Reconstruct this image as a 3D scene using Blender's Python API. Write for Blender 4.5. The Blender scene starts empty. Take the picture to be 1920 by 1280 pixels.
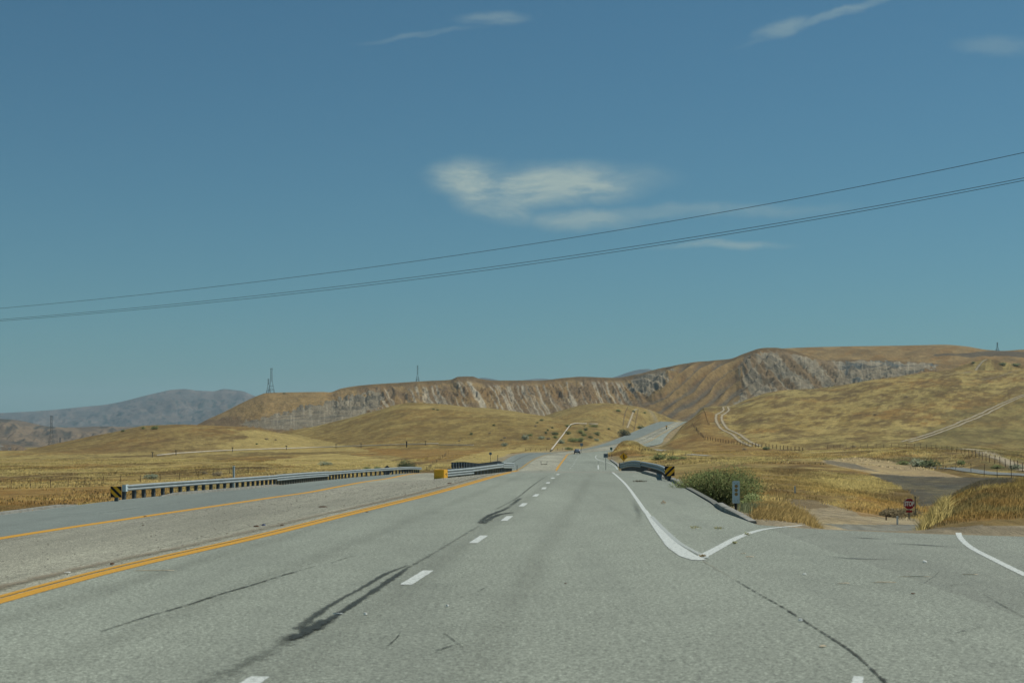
import bpy, math, random
import numpy as np
from mathutils import Vector, Matrix
random.seed(7)
R = np.random.RandomState(11)
sc = bpy.context.scene
COL = sc.collection
F, H, V0 = 2667.0, 2.0, 822.0      # focal length in photo pixels, eye height, eye-level row

# ------------------------------------------------------------------ helpers
def P(u, v, Y): return Vector(((u - 960) / F * Y, Y, H + (V0 - v) / F * Y))
def sm(t): t = np.clip(t, 0, 1); return t * t * (3 - 2 * t)
def pchip(xk, yk, x):
    xk = np.asarray(xk, float); yk = np.asarray(yk, float); x = np.clip(np.asarray(x, float), xk[0], xk[-1])
    h = np.diff(xk); d = np.diff(yk) / h
    m = np.zeros_like(yk)
    for i in range(1, len(xk) - 1):
        if d[i-1] * d[i] > 0:
            w1 = 2 * h[i] + h[i-1]; w2 = h[i] + 2 * h[i-1]
            m[i] = (w1 + w2) / (w1 / d[i-1] + w2 / d[i])
    m[0] = d[0]; m[-1] = d[-1]
    i = np.clip(np.searchsorted(xk, x) - 1, 0, len(h) - 1)
    t = (x - xk[i]) / h[i]
    return ((2*t**3 - 3*t**2 + 1) * yk[i] + (t**3 - 2*t**2 + t) * h[i] * m[i] + (-2*t**3 + 3*t**2) * yk[i+1] + (t**3 - t**2) * h[i] * m[i+1])
def hsh(ix, iy, s):
    n = (ix.astype(np.int64) * 374761393 + iy.astype(np.int64) * 668265263 + s * 974634777) & 0x7fffffff
    n = ((n ^ (n >> 13)) * 1274126177) & 0x7fffffff
    return ((n ^ (n >> 16)) & 0xffffff) / float(0xffffff)
def vn(x, y, s=0):
    x = np.asarray(x, float); y = np.asarray(y, float)
    ix = np.floor(x); iy = np.floor(y); fx = sm(x - ix); fy = sm(y - iy)
    ix = ix.astype(np.int64); iy = iy.astype(np.int64)
    a = hsh(ix, iy, s); b = hsh(ix+1, iy, s); c = hsh(ix, iy+1, s); d = hsh(ix+1, iy+1, s)
    return (a * (1-fx) + b * fx) * (1-fy) + (c * (1-fx) + d * fx) * fy
def fbm(x, y, s=0, o=4):
    r = 0; a = .5; t = 0
    for k in range(o):
        r = r + a * vn(x * 2**k + 13.7*k, y * 2**k + 7.1*k, s + k); t += a; a *= .5
    return r / t
def inpoly(px, py, poly):
    r = np.zeros(px.shape, bool); n = len(poly); j = n - 1
    for i in range(n):
        xi, yi = poly[i]; xj, yj = poly[j]
        c = ((yi > py) != (yj > py)) & (px < (xj - xi) * (py - yi) / ((yj - yi) or 1e-9) + xi)
        r ^= c; j = i
    return r

def new_mesh(name, V, Fc, m=None, parent=None, smooth=False, cols=None, attrs=None):
    me = bpy.data.meshes.new(name)
    V = np.asarray(V, float).reshape(-1, 3)
    if isinstance(Fc, np.ndarray):
        k = Fc.shape[1]; nf = len(Fc)
        me.vertices.add(len(V)); me.vertices.foreach_set('co', V.ravel())
        me.loops.add(nf * k); me.loops.foreach_set('vertex_index', Fc.ravel().astype(np.int32))
        me.polygons.add(nf); me.polygons.foreach_set('loop_start', (np.arange(nf) * k).astype(np.int32))
        me.polygons.foreach_set('loop_total', np.full(nf, k, np.int32))
        me.update(calc_edges=True); me.validate()
    else:
        me.from_pydata([tuple(p) for p in V], [], [tuple(f) for f in Fc]); me.update()
    if smooth: me.polygons.foreach_set('use_smooth', [True] * len(me.polygons))
    if cols is not None:
        a = me.attributes.new('col', 'FLOAT_COLOR', 'POINT')
        c4 = np.ones((len(V), 4)); c4[:, :3] = cols; a.data.foreach_set('color', c4.ravel())
    if attrs:
        for k, val in attrs.items():
            a = me.attributes.new(k, 'FLOAT', 'POINT'); a.data.foreach_set('value', np.asarray(val, float).ravel())
    if m: me.materials.append(m)
    o = bpy.data.objects.new(name, me); COL.objects.link(o)
    if parent: o.parent = parent
    return o
def grid_faces(nr, nc):
    i = np.arange((nr - 1) * (nc - 1)); r = i // (nc - 1); c = i % (nc - 1); a = r * nc + c
    return np.stack([a, a + 1, a + nc + 1, a + nc], 1)
def tag(o, label=None, cat=None, group=None, kind=None):
    if label: o['label'] = label
    if cat: o['category'] = cat
    if group: o['group'] = group
    if kind: o['kind'] = kind
    return o
def empty(name, loc, label, cat, group=None, rz=0):
    o = bpy.data.objects.new(name, None); COL.objects.link(o); o.location = loc; o.rotation_euler = (0, 0, rz)
    o.empty_display_size = .3
    return tag(o, label, cat, group)
class MB:
    def __init__(s): s.v = []; s.f = []
    def add(s, vs, fs):
        n = len(s.v); s.v += [tuple(p) for p in vs]; s.f += [tuple(i + n for i in f) for f in fs]; return s
    def box(s, c, d, rz=0, rx=0, ry=0, taper=1.0):
        M = Matrix.Rotation(rz, 3, 'Z') @ Matrix.Rotation(ry, 3, 'Y') @ Matrix.Rotation(rx, 3, 'X'); vs = []
        for z in (-1, 1):
            k = taper if z > 0 else 1
            for x, y in ((-1,-1),(1,-1),(1,1),(-1,1)):
                vs.append(Vector(c) + M @ Vector((x*d[0]/2*k, y*d[1]/2*k, z*d[2]/2)))
        return s.add(vs, [(0,3,2,1),(4,5,6,7),(0,1,5,4),(1,2,6,5),(2,3,7,6),(3,0,4,7)])
    def tube(s, pts, r, n=6):
        pts = [Vector(p) for p in pts]; vs = []; fs = []
        for i, p in enumerate(pts):
            d = (pts[min(i+1, len(pts)-1)] - pts[max(i-1, 0)]).normalized()
            a = d.orthogonal().normalized() if abs(d.z) > .99 else d.cross(Vector((0,0,1))).normalized(); b = d.cross(a)
            rr = r[i] if isinstance(r, (list, tuple)) else r
            for k in range(n):
                t = 2*math.pi*k/n; vs.append(p + a*math.cos(t)*rr + b*math.sin(t)*rr)
        for i in range(len(pts)-1):
            for k in range(n): fs.append((i*n+k, i*n+(k+1)%n, (i+1)*n+(k+1)%n, (i+1)*n+k))
        fs.append(tuple(range(n))[::-1]); fs.append(tuple((len(pts)-1)*n+k for k in range(n)))
        return s.add(vs, fs)
    def plate(s, poly, y0, y1, c=(0,0,0)):      # polygon in the XZ plane given a depth along Y
        n = len(poly); vs = [(c[0]+p[0], c[1]+y0, c[2]+p[1]) for p in poly] + [(c[0]+p[0], c[1]+y1, c[2]+p[1]) for p in poly]
        fs = [tuple(range(n)), tuple(range(2*n-1, n-1, -1))] + [(i, i+n, (i+1)%n+n, (i+1)%n) for i in range(n)]
        return s.add(vs, fs)
    def build(s, name, m, parent=None, smooth=False): return new_mesh(name, s.v, s.f, m, parent, smooth)

# ------------------------------------------------------------------ materials
def nodes(name):
    m = bpy.data.materials.new(name); m.use_nodes = True; nt = m.node_tree
    return m, nt, nt.nodes['Principled BSDF']
def N(nt, typ, **kw):
    n = nt.nodes.new(typ)
    for k, v in kw.items():
        if k.startswith('_'): n.inputs[k[1:].replace('_', ' ')].default_value = v
        else: setattr(n, k, v)
    return n
def noise(nt, scale, detail=4, rough=.6, stretch=(1,1,1), dist=0, vec=None):
    if vec is None: vec = N(nt, 'ShaderNodeTexCoord').outputs['Object']
    mp = N(nt, 'ShaderNodeMapping'); mp.inputs['Scale'].default_value = stretch
    nt.links.new(vec, mp.inputs['Vector'])
    n = N(nt, 'ShaderNodeTexNoise', _Scale=scale, _Detail=detail, _Roughness=rough, _Distortion=dist)
    nt.links.new(mp.outputs[0], n.inputs['Vector']); return n.outputs['Fac']
def rng(nt, val, a, b, c, d, smooth=False):
    n = N(nt, 'ShaderNodeMapRange'); n.clamp = True
    if smooth: n.interpolation_type = 'SMOOTHSTEP'
    for i, x in zip((1,2,3,4), (a,b,c,d)): n.inputs[i].default_value = x
    nt.links.new(val, n.inputs[0]); return n.outputs[0]
def math_(nt, op, a, b=None):
    n = N(nt, 'ShaderNodeMath', operation=op)
    for i, x in enumerate((a, b)):
        if x is None: continue
        if hasattr(x, 'links'): nt.links.new(x, n.inputs[i])
        else: n.inputs[i].default_value = x
    return n.outputs[0]
def mix(nt, fac, a, b, blend='MIX'):
    n = N(nt, 'ShaderNodeMix', data_type='RGBA', blend_type=blend)
    for i, x in ((0, fac), (6, a), (7, b)):
        if hasattr(x, 'links'): nt.links.new(x, n.inputs[i])
        elif i == 0: n.inputs[0].default_value = x
        else: n.inputs[i].default_value = (*x, 1) if len(x) == 3 else x
    return n.outputs[2]
def grey(nt, val):
    n = N(nt, 'ShaderNodeCombineColor')
    for i in range(3): nt.links.new(val, n.inputs[i])
    return n.outputs[0]
def bump(nt, bs, val, strength, dist):
    b = N(nt, 'ShaderNodeBump', _Strength=strength, _Distance=dist)
    nt.links.new(val, b.inputs['Height']); nt.links.new(b.outputs[0], bs.inputs['Normal'])
def simple(name, c, rough=.7, metal=0, var=.25, scale=6, spec=.3):
    m, nt, bs = nodes(name)
    n = noise(nt, scale, 5); k = rng(nt, n, .3, .7, 1-var, 1+var)
    col = mix(nt, 1.0, c, grey(nt, k), 'MULTIPLY')
    nt.links.new(col, bs.inputs['Base Color'])
    bs.inputs['Roughness'].default_value = rough; bs.inputs['Metallic'].default_value = metal
    bs.inputs['Specular IOR Level'].default_value = spec
    return m
def asphalt(name, c, patch=.12, speck=.28):
    m, nt, bs = nodes(name)
    big = rng(nt, noise(nt, .12, 5, .6, (1, .25, 1)), .3, .7, 1-patch, 1+patch)
    mid = rng(nt, noise(nt, 1.3, 4, .6), .3, .7, .93, 1.07)
    f1 = noise(nt, 15, 3, .75); f2 = noise(nt, 38, 2, .8)
    s1 = rng(nt, f1, .36, .64, 1-speck*.8, 1+speck*.8); s2 = rng(nt, f2, .36, .64, 1-speck, 1+speck)
    k = math_(nt, 'MULTIPLY', math_(nt, 'MULTIPLY', big, mid), math_(nt, 'MULTIPLY', s1, s2))
    wear = math_(nt, 'ADD', rng(nt, noise(nt, .5, 5, .65, (1.6, .07, 1)), .48, .70, 0, .30), rng(nt, noise(nt, .35, 6, .75), .56, .72, 0, .22))
    col = mix(nt, 1.0, c, grey(nt, k), 'MULTIPLY')
    col = mix(nt, wear, col, (c[0]*.62, c[1]*.62, c[2]*.64))
    nt.links.new(col, bs.inputs['Base Color']); bs.inputs['Roughness'].default_value = .88
    bs.inputs['Specular IOR Level'].default_value = .25
    bump(nt, bs, f2, .35, .01)
    return m
def attr(nt, name):
    a = N(nt, 'ShaderNodeAttribute', attribute_name=name); return a
def terrain_mat(name, hi=(1.3, .5), amp=.3, bumpd=.25, dark=None):
    m, nt, bs = nodes(name)
    base = attr(nt, 'col').outputs['Color']
    n1 = noise(nt, hi[0], 5, .68, (1, .45, 1)); n2 = noise(nt, hi[1], 4, .6, (1, .5, 1))
    k = math_(nt, 'MULTIPLY', rng(nt, n1, .28, .72, 1-amp, 1+amp), rng(nt, n2, .3, .7, 1-amp*.6, 1+amp*.6))
    col = mix(nt, 1.0, base, grey(nt, k), 'MULTIPLY')
    hue = rng(nt, noise(nt, hi[1]*.6, 3, .6), .42, .68, 0, .5)
    col = mix(nt, hue, col, mix(nt, 1.0, col, (.95, 1.0, 1.05), 'MULTIPLY'))
    sp = rng(nt, noise(nt, hi[1]*2.2, 3, .7), .62, .74, 0, .45)
    col = mix(nt, sp, col, mix(nt, 1.0, col, (.55, .52, .5), 'MULTIPLY'))
    nt.links.new(col, bs.inputs['Base Color']); bs.inputs['Roughness'].default_value = .95
    bs.inputs['Specular IOR Level'].default_value = .08
    bump(nt, bs, n1, .8, bumpd)
    return m
def attr_mat(name, rough=.9, spec=.1, foliage=False):
    m, nt, bs = nodes(name); c = attr(nt, 'col').outputs['Color']
    nt.links.new(c, bs.inputs['Base Color'])
    bs.inputs['Roughness'].default_value = rough; bs.inputs['Specular IOR Level'].default_value = spec
    if foliage:      # thin blades and leaves: lit from either side, shading normal leaning up
        dn = N(nt, 'ShaderNodeBsdfDiffuse'); t = N(nt, 'ShaderNodeBsdfTranslucent'); x = N(nt, 'ShaderNodeAddShader')
        nt.links.new(c, dn.inputs[0]); nt.links.new(c, t.inputs[0])
        for nd, z in ((dn, 1), (t, -1)):
            v = N(nt, 'ShaderNodeCombineXYZ'); v.inputs[0].default_value = .15*z; v.inputs[2].default_value = z; nt.links.new(v.outputs[0], nd.inputs['Normal'])
        nt.links.new(dn.outputs[0], x.inputs[0]); nt.links.new(t.outputs[0], x.inputs[1]); nt.links.new(x.outputs[0], nt.nodes['Material Output'].inputs[0])
    return m
def decal(name, c, cover=1.0, edge=.3, A=.5, B=.3, bias=0., nscale=6, rough=.8, var=.15, stretch=(1,1,1), wear=0.):
    """thin paint / tar layer with ragged edges; attribute e runs -1..1 across, a = 0..1 strength"""
    m, nt, bs = nodes(name)
    e = math_(nt, 'ABSOLUTE', attr(nt, 'e').outputs['Fac']); a = attr(nt, 'a').outputs['Fac']
    n = noise(nt, nscale, 6, .7, stretch); nf = noise(nt, nscale*6, 3, .7)
    x = math_(nt, 'SUBTRACT', 1.0 - bias, e)
    x = math_(nt, 'ADD', x, math_(nt, 'MULTIPLY', math_(nt, 'SUBTRACT', n, .5), A))
    x = math_(nt, 'ADD', x, math_(nt, 'MULTIPLY', math_(nt, 'SUBTRACT', nf, .5), B))
    al = math_(nt, 'MULTIPLY', rng(nt, x, 0, edge, 0, 1, True), cover)
    al = math_(nt, 'MULTIPLY', al, a)
    if wear: al = math_(nt, 'MULTIPLY', al, rng(nt, noise(nt, nscale*2.3, 5, .75), .5, .64, 1, 1-wear))
    k = rng(nt, nf, .3, .7, 1-var, 1+var)
    nt.links.new(mix(nt, 1.0, c, grey(nt, k), 'MULTIPLY'), bs.inputs['Base Color'])
    nt.links.new(al, bs.inputs['Alpha']); bs.inputs['Roughness'].default_value = rough
    bs.inputs['Specular IOR Level'].default_value = .2
    return m

M = {}
M['asph_r'] = asphalt('grey_asphalt', (.222, .246, .198), .17, .46)
M['asph_l'] = asphalt('blue_grey_asphalt', (.165, .192, .168), .1, .3)
M['asph_s'] = asphalt('side_road_asphalt', (.196, .215, .174), .18, .42)
M['gravel'] = asphalt('gravel', (.262, .260, .195), .3, .7)
M['kerb_asphalt'] = simple('worn_asphalt_kerb', (.15, .155, .13), .95, 0, .35, 5)
M['concrete'] = simple('kerb_concrete', (.24, .24, .205), .9, 0, .3, 3)
M['ground'] = terrain_mat('dry_grassland', (1.5, .33), .36, .25)
M['cliff'] = terrain_mat('eroded_hills', (.30, .06), .32, 1.4)
M['far'] = terrain_mat('distant_mountain', (.012, .003), .3, 20)
M['grass'] = attr_mat('dry_grass_blades', foliage=True)
M['pebble'] = attr_mat('loose_stones')
M['leaf'] = attr_mat('shrub_leaves', foliage=True)
M['stem'] = simple('shrub_stem', (.09, .07, .05), .9)
M['white'] = decal('white_road_paint', (.54, .58, .535), .95, .15, .5, .45, .03, 7, .7, .14, wear=.5)
M['white_old'] = decal('worn_white_paint', (.42, .46, .43), .7, .4, 1.0, .6, .25, 9, .8, .2)
M['yellow'] = decal('yellow_road_paint', (.56, .30, .035), .93, .2, .4, .3, 0, 8, .7, .2, wear=.3)
M['yellow_old'] = decal('faded_yellow_paint', (.42, .28, .08), .85, .5, .6, .3, 0, 6, .8, .2)
M['tar'] = decal('dark_tar_repair', (.038, .046, .040), .9, .5, 2.0, 1.2, .28, 3.5, .75, .3)
M['crack'] = decal('road_crack', (.035, .04, .033), .85, .5, 2.4, 1.4, .5, 4, .9, .3)
M['skid'] = decal('tyre_stain', (.05, .06, .055), .75, .9, 1.0, .5, .15, 2.5, .8, .2, (.3, 1, 1))
M['path'] = decal('worn_wheel_path', (.125, .13, .105), .12, 1.0, .9, .4, 0, .8, .9, .15, (1, .15, 1))
M['dust'] = decal('gravel_dust', (.24, .205, .14), .7, .8, 2.0, .8, .3, 1.5, .9, .2)
M['steel'] = simple('galvanised_steel', (.33, .375, .37), .6, .25, .15, 2)
M['steel_dark'] = simple('weathered_steel_post', (.10, .12, .13), .6, .5, .3, 4)
M['wood'] = simple('grey_timber_post', (.16, .15, .12), .9, 0, .3, 6)
M['rustwood'] = simple('rusty_fence_post', (.13, .085, .055), .9, 0, .3, 3)
M['panel'] = simple('pale_blue_grey_panel', (.52, .62, .63), .55, 0, .1, 5)
M['signback'] = simple('sign_back_metal', (.22, .26, .29), .5, .5, .1, 3)
M['amber'] = simple('amber_reflector', (.32, .20, .06), .4, 0, .15, 8)
M['signyellow'] = simple('yellow_sign_face', (.90, .44, .02), .45, 0, .08, 4)
M['boxyellow'] = simple('yellow_plastic_nose', (.80, .42, .03), .5, 0, .08, 4)
M['black'] = simple('black_paint', (.012, .012, .013), .5, 0, .1, 4)
M['red'] = simple('red_sign_face', (.30, .012, .016), .5, 0, .1, 4)
M['signwhite'] = simple('white_sign_lettering', (.75, .75, .72), .5, 0, .05, 4)
M['green'] = simple('green_sign_face', (.015, .14, .11), .5, 0, .1, 4)
M['pipe'] = simple('pale_painted_pipe', (.50, .45, .36), .6, 0, .12, .3)
M['wire'] = simple('weathered_cable', (.05, .055, .05), .7, .2, .1, 1)
M['tower'] = simple('lattice_steel', (.10, .12, .13), .6, .3, .1, 1)
M['track'] = decal('worn_dirt_track', (.34, .29, .19), .88, .7, 1.5, .9, .1, .35, .95, .2)
M['track2'] = decal('brown_dirt_track', (.18, .13, .075), .6, .7, 1.6, .8, .3, .35, .95, .2)
M['greyroad'] = decal('blue_grey_side_road', (.185, .20, .185), .92, .4, .7, .3, 0, .3, .95, .12)
M['gravelroad'] = decal('pale_gravel_road', (.30, .29, .24), .92, .4, .7, .3, 0, .3, .95, .12)
M['litter'] = simple('bleached_wood', (.5, .42, .28), .9, 0, .2, 20)
M['lwhite'] = simple('white_litter', (.75, .76, .70), .8, 0, .1, 20)
M['lbrown'] = simple('brown_litter', (.10, .055, .03), .9, 0, .3, 20)
M['lblue'] = simple('blue_litter', (.05, .08, .20), .6, 0, .1, 20)
M['rubber'] = simple('black_rubber', (.015, .015, .016), .8, 0, .1, 10)
M['glass'] = simple('dark_car_glass', (.012, .015, .018), .15, 0, .05, 3, .6)
M['carpaint'] = simple('slate_grey_car_paint', (.13, .16, .20), .35, .2, .05, 2, .6)
M['tail'] = simple('red_tail_lamp', (.35, .01, .01), .3)
M['stone'] = simple('stone', (.35, .32, .26), .95, 0, .3, 12)

# ------------------------------------------------------------------ road geometry: every edge is a function of Y
zMk = [(-60,0),(70,0),(89,-.04),(100,-.38),(115,-.98),(130,-1.6),(160,-2.75),(200,-3.55),(225,-3.7),(250,-3.5),(300,-3.3),(360,-2.9),(421,-2.45),(480,-1.75),(560,-.75)]
zLk = [(-60,-1.2),(75,-1.2),(110,-1.45),(140,-1.85),(165,-2.02),(190,-2.7),(215,-3.5),(250,-3.5),(300,-3.35)]
def zM(Y): return pchip([a for a, b in zMk], [b for a, b in zMk], Y)
def zL(Y): return pchip([a for a, b in zLk], [b for a, b in zLk], Y)
def solve(u, v, zf):
    Y = 60.
    for _ in range(60): Y = .5 * Y + .5 * (H - float(zf(Y))) * F / (v - V0)
    return Y, (u - 960) / F * Y
def edge(near, far, zf, pre):
    ys, xs, zs = [pre[0]], [pre[1]], [float(zf(pre[0]))]
    for u, v in near:
        Y, x = solve(u, v, zf)
        ys.append(Y); xs.append(x); zs.append(float(zf(Y)))
    for t in far:
        if len(t) == 3:
            p = P(*t); ys.append(p.y); xs.append(p.x); zs.append(p.z)
        else: ys.append(t[0]); xs.append(t[1]); zs.append(float(zf(t[0])))
    o = np.argsort(ys); return np.array(ys)[o], np.array(xs)[o], np.array(zs)[o]
E = {}
E['RY'] = edge([(0,1121),(200,1068),(450,1012),(650,963),(800,927),(860,911),(950,886)],
    [(100,1.0),(150,3.2),(200,5.6),(1042,880,250),(1050,868.5,305),(1058,858.5,360),(1066,851,415),(1100,847.5,455),(1150,842,515),(1203,832,590),(1238,814,740),(1271,796,960),(1278,791,1060)], zM, (-30,-9))
E['LY'] = edge([(0,1011),(272,969),(500,935),(600,920),(700,901),(762,890)],
    [(215,-4.0),(975,880,250),(990,870,295),(1003,861.5,340),(1018,855,385),(1034,850.5,425),(1070,846.5,470),(1112,841,520),(1150,834,575),(1185,826,640),(1238,804,850),(1262,793.5,1000),(1268,790.5,1060)], zL, (-30,-19))
E['LW'] = edge([(0,965),(210,938.5),(350,925),(475,914),(560,905),(650,896),(760,887)],
    [(215,-8.5),(925,880,250),(935,870,295),(950,860,345),(965,853,400),(985,849.2,440),(1040,847.6,475),(1090,842,530),(1130,832,600),(1165,819,710),(1200,804,850),(1225,794,980),(1240,789.5,1060)], zL, (-30,-30))
E['RE'] = edge([(1362,962),(1330,942),(1270,908),(1250,899),(1215,889)],
    [(30,5.7),(100,7.9),(150,10.9),(200,14.8),(1160,880,250),(1155,872,285),(1142,862,340),(1137,855,385),(1142,850,420),(1160,845.5,465),(1190,840,515),(1235,833,575),(1246,821,690),(1258,808,810),(1283,793,1000),(1290,789.5,1060)], zM, (-30,5.7))
def ex(k, Y): return pchip(E[k][0], E[k][1], Y)
def ez(k, Y):
    Y = np.asarray(Y, float)
    zf = zM if k in ('RY', 'RE') else zL
    far = pchip(E[k][0], E[k][2], Y)
    w = sm((Y - 225) / 40)
    return zf(np.minimum(Y, 290)) * (1 - w) + far * w
APX = [5.7, 6.67, 8.7, 10.9, 14, 20, 40, 90]; APY = [34.6, 33.0, 31.4, 30.3, 29.4, 28.3, 26, 22]
def apY(x): return np.interp(x, APX, APY)
def road_z(x, Y):
    """surface height of the paved strip and its signed distance outside (m)"""
    xs = [ex(k, Y) for k in ('LW', 'LY', 'RY', 'RE')]; zs = [ez(k, Y) for k in ('LW', 'LY', 'RY', 'RE')]
    z = np.where(x < xs[1], zs[0] + (zs[1]-zs[0]) * np.clip((x-xs[0]) / (xs[1]-xs[0]), 0, 1),
        np.where(x < xs[2], zs[1] + (zs[2]-zs[1]) * np.clip((x-xs[1]) / (xs[2]-xs[1]), 0, 1),
                 zs[2] + (zs[3]-zs[2]) * np.clip((x-xs[2]) / (xs[3]-xs[2]), 0, 1)))
    return z, xs[0] - x, x - xs[3]

# ------------------------------------------------------------------ ground heights in (u, Y): values > 300 are photo rows, others metres
rowsY = [5, 31, 38, 48, 62, 80, 100, 125, 150, 190, 240, 315, 420, 520, 700, 1000, 1300]
T = {
 -1400: [-1.5,-2,-2,-2.2,-2.6,-3,-3.5,-4.2,-5,-5.5,-5.6,-5.5,-5,-4.5,-5,-8,-12],
 0:   [-1.3,-1.3,-1.3,-1.3,-1.4,-2.3,-3.3,-4.4,-5,-5.5,-5.6,-5.3,-4.2,-3.2,-4,-8,-12],
 400: [-1.3,-1.3,-1.3,-1.3,-1.4,-1.5,-2.5,-4.0,-4.8,-5.4,-5.5,-5.3,-4.2,-2.9,-3,-5,-9],
 600: [-1.3,-1.3,-1.3,-1.3,-1.3,-1.4,-1.6,-3.0,-4.2,-5,-5.3,-5.2,-4.3,-2.9,-3,-5,-6],
 720: [-1,-1,-1,-1,-1,-1.2,-1.5,-2,-3,-4,-4.9,-5,-4.2,-2.8,-3,-4,-5],
 820: [-.5,-.5,-.5,-.5,-.7,-.8,-1.2,-2,-3,-4.5,-5.2,-4.6,-3.2,-2.6,-2.5,-3,-4],
 900: [0,0,0,0,0,-.5,-1,-2,-3.5,-4.5,-4.6,-4.0,-2.9,-2.4,-2.3,-3,-4],
 1000:[0,0,0,0,0,-.1,-.6,-1.6,-2.8,-3.8,-3.8,-3.4,-2.5,-2.2,-2,-2,-3],
 1180:[0,0,0,0,0,0,-.6,-2.4,-3.4,-3.6,-3.3,-2.8,-2.4,-1.6,-1,-1,-2],
 1280:[0,0,0,-.1,-.4,-1,-1.9,-2.6,-2.8,-2.8,-2.7,-2.5,-2.3,-1.6,-1,-1,-2],
 1400:[0,0,-.04,-.5,-1.3,-2,-2.4,912,893,878,868,858,846,840,838,836,832],
 1500:[0,0,-.22,-.85,-1.9,-2.6,945,915,896,880,868,857,845,840,836,834,832],
 1600:[0,-.1,-1.2,-2,-2.5,-2.8,955,925,907,888,870,855,842,838,834,832,832],
 1700:[0,0,-1.3,-2.2,-2.7,-3,968,941,917,894,879,849,839,836,834,832,832],
 1735:[0,-.02,-.6,-1.2,-2.4,-3,-3.5,-3.5,-3.35,894,879,848,839,836,834,832,832],
 1760:[0,-.02,-.25,-.55,-1.6,-2.9,-3.5,-3.5,-3.4,893,878,847,839,836,834,832,832],
 1800:[0,.0,.05,.05,-.7,-2.6,-3.4,-3.5,-3.3,892,872,847,840,836,834,832,832],
 1850:[0,.04,.28,.38,-.3,-2.3,-3.3,-3.4,-3.2,889,862,849,842,836,834,832,832],
 1920:[0,.04,.3,.42,.1,-1.8,-3,-3.2,-3,884,868,856,846,838,834,832,832],
 2500:[0,0,.4,.7,.6,-1,-2,-2.5,-2.5,-2.2,-2,-1.5,-.5,0,0,-2,-4],
 3300:[0,0,.4,.7,.6,-1,-2,-2.5,-2.5,-2.2,-2,-1.5,-.5,0,0,-2,-4]}
us = np.concatenate([np.arange(-1400, -100, 13.), np.arange(-100, 2020, 2.5), np.arange(2020, 3301, 13.)])
Ys = [5.]
while Ys[-1] < 1300: Ys.append(Ys[-1] * (1.03 if Ys[-1] < 28 else 1.0095))
Ys = np.array(Ys); nr, nc = len(Ys), len(us)
uk = sorted(T); Zk = []
for k in uk:
    zz = [H - (t - V0) * y / F if t > 300 else t for t, y in zip(T[k], rowsY)]
    Zk.append(pchip(np.log(rowsY), zz, np.log(Ys)))
Zk = np.array(Zk)
Z = np.empty((nr, nc))
for i in range(nr): Z[i] = pchip(uk, Zk[:, i], us)
U, YY = np.meshgrid(us, Ys); X = (U - 960) / F * YY
def z2v(z, Y): return V0 + (H - z) * F / Y
V = z2v(Z, YY)
baseV = V.copy()
hills = [
 # crest: (u, v, Y), foot Y list
 ([(-1400,862,700),(-300,858,700),(0,852,690),(60,842,680),(150,822,670),(230,805,660),(270,797,660),(330,795,660),(400,797,660),(470,801,670),(530,812,680),(580,826,690),(640,841,700),(700,856,700)], [(-1400,480),(0,480),(400,500),(700,540)], 1.0),
 ([(430,846,860),(480,826,870),(535,808,880),(600,797,880),(650,785,880),(700,772,880),(740,760,880),(775,754.5,880),(830,756,880),(880,762,870),(940,768,860),(1018,780,830),(1070,791,790),(1110,806,720),(1150,838,660)], [(430,560),(700,520),(900,500),(1000,500),(1060,530),(1110,570),(1150,640)], 1.0),
 ([(940,800,1150),(1018,779,1150),(1060,765,1150),(1100,757,1150),(1140,755,1150),(1180,760,1150),(1210,766,1150),(1240,777,1140),(1262,786,1140),(1290,791,1140),(1340,800,1140)], [(940,700),(1060,600),(1110,600),(1140,640),(1180,770),(1220,960),(1290,1065),(1340,1080)], 1.0),
 ([(1236,836,570),(1250,826,620),(1262,814,680),(1280,797,760),(1300,781,800),(1322,764,850),(1345,763,880),(1380,758,930),(1400,750,950),(1440,737,970),(1480,731,980),(1540,727,990),(1600,718,1000),(1640,711,1000),(1700,703,1010),(1760,695,1020),(1800,692,1020),(1860,694,1010),(1920,694,980),(2300,700,950),(3300,690,950)], [(1236,540),(1260,480),(1300,450),(1400,440),(1900,440),(3300,440)], 1.0),
 ([(1700,712,1180),(1760,700,1180),(1790,690,1180),(1830,678,1180),(1852,672,1180),(1880,677,1180),(1920,684,1180),(2200,700,1180)], [(1700,1040),(2200,1040)], 1.0),
 ([(1142,862,402),(1148,842,412),(1160,832,418),(1175,828.5,420),(1190,830,420),(1205,838,420),(1230,848,420),(1262,857,420),(1290,862,420)], [(1142,380),(1290,360)], 3.0)]
hid = np.zeros_like(V, int)
for hi_, (cr, ft, bk) in enumerate(hills):
    cu = [c[0] for c in cr]
    ok = (us >= cu[0]) & (us <= cu[-1])
    vc = pchip(cu, [c[1] for c in cr], us); yc = pchip(cu, [c[2] for c in cr], us)
    yf = np.interp(us, [f[0] for f in ft], [f[1] for f in ft])
    for j in np.where(ok)[0]:
        vf = np.interp(yf[j], Ys, baseV[:, j])
        t = np.clip((Ys - yf[j]) / (yc[j] - yf[j]), 0, 1)
        s = .55 * np.sin(t * math.pi / 2) + .45 * sm(t)
        if hi_ == 5: s = sm(t)
        v = vf + (vc[j] - vf) * s
        v = np.where(Ys > yc[j], vc[j] + (Ys - yc[j]) / yc[j] * 260 * bk + ((Ys - yc[j]) / yc[j] * 30)**2 * bk, v)
        if vc[j] > vf: continue
        up = (Ys > yf[j]) & (v < V[:, j])
        V[up, j] = v[up]; hid[up, j] = hi_ + 1
Z = H - (V - V0) * YY / F
amp = np.interp(YY, [30, 60, 150, 400, 700, 1300], [.02, .06, .15, .3, .9, 1.5])
amp = np.where(hid > 0, amp, amp * .5)
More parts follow.
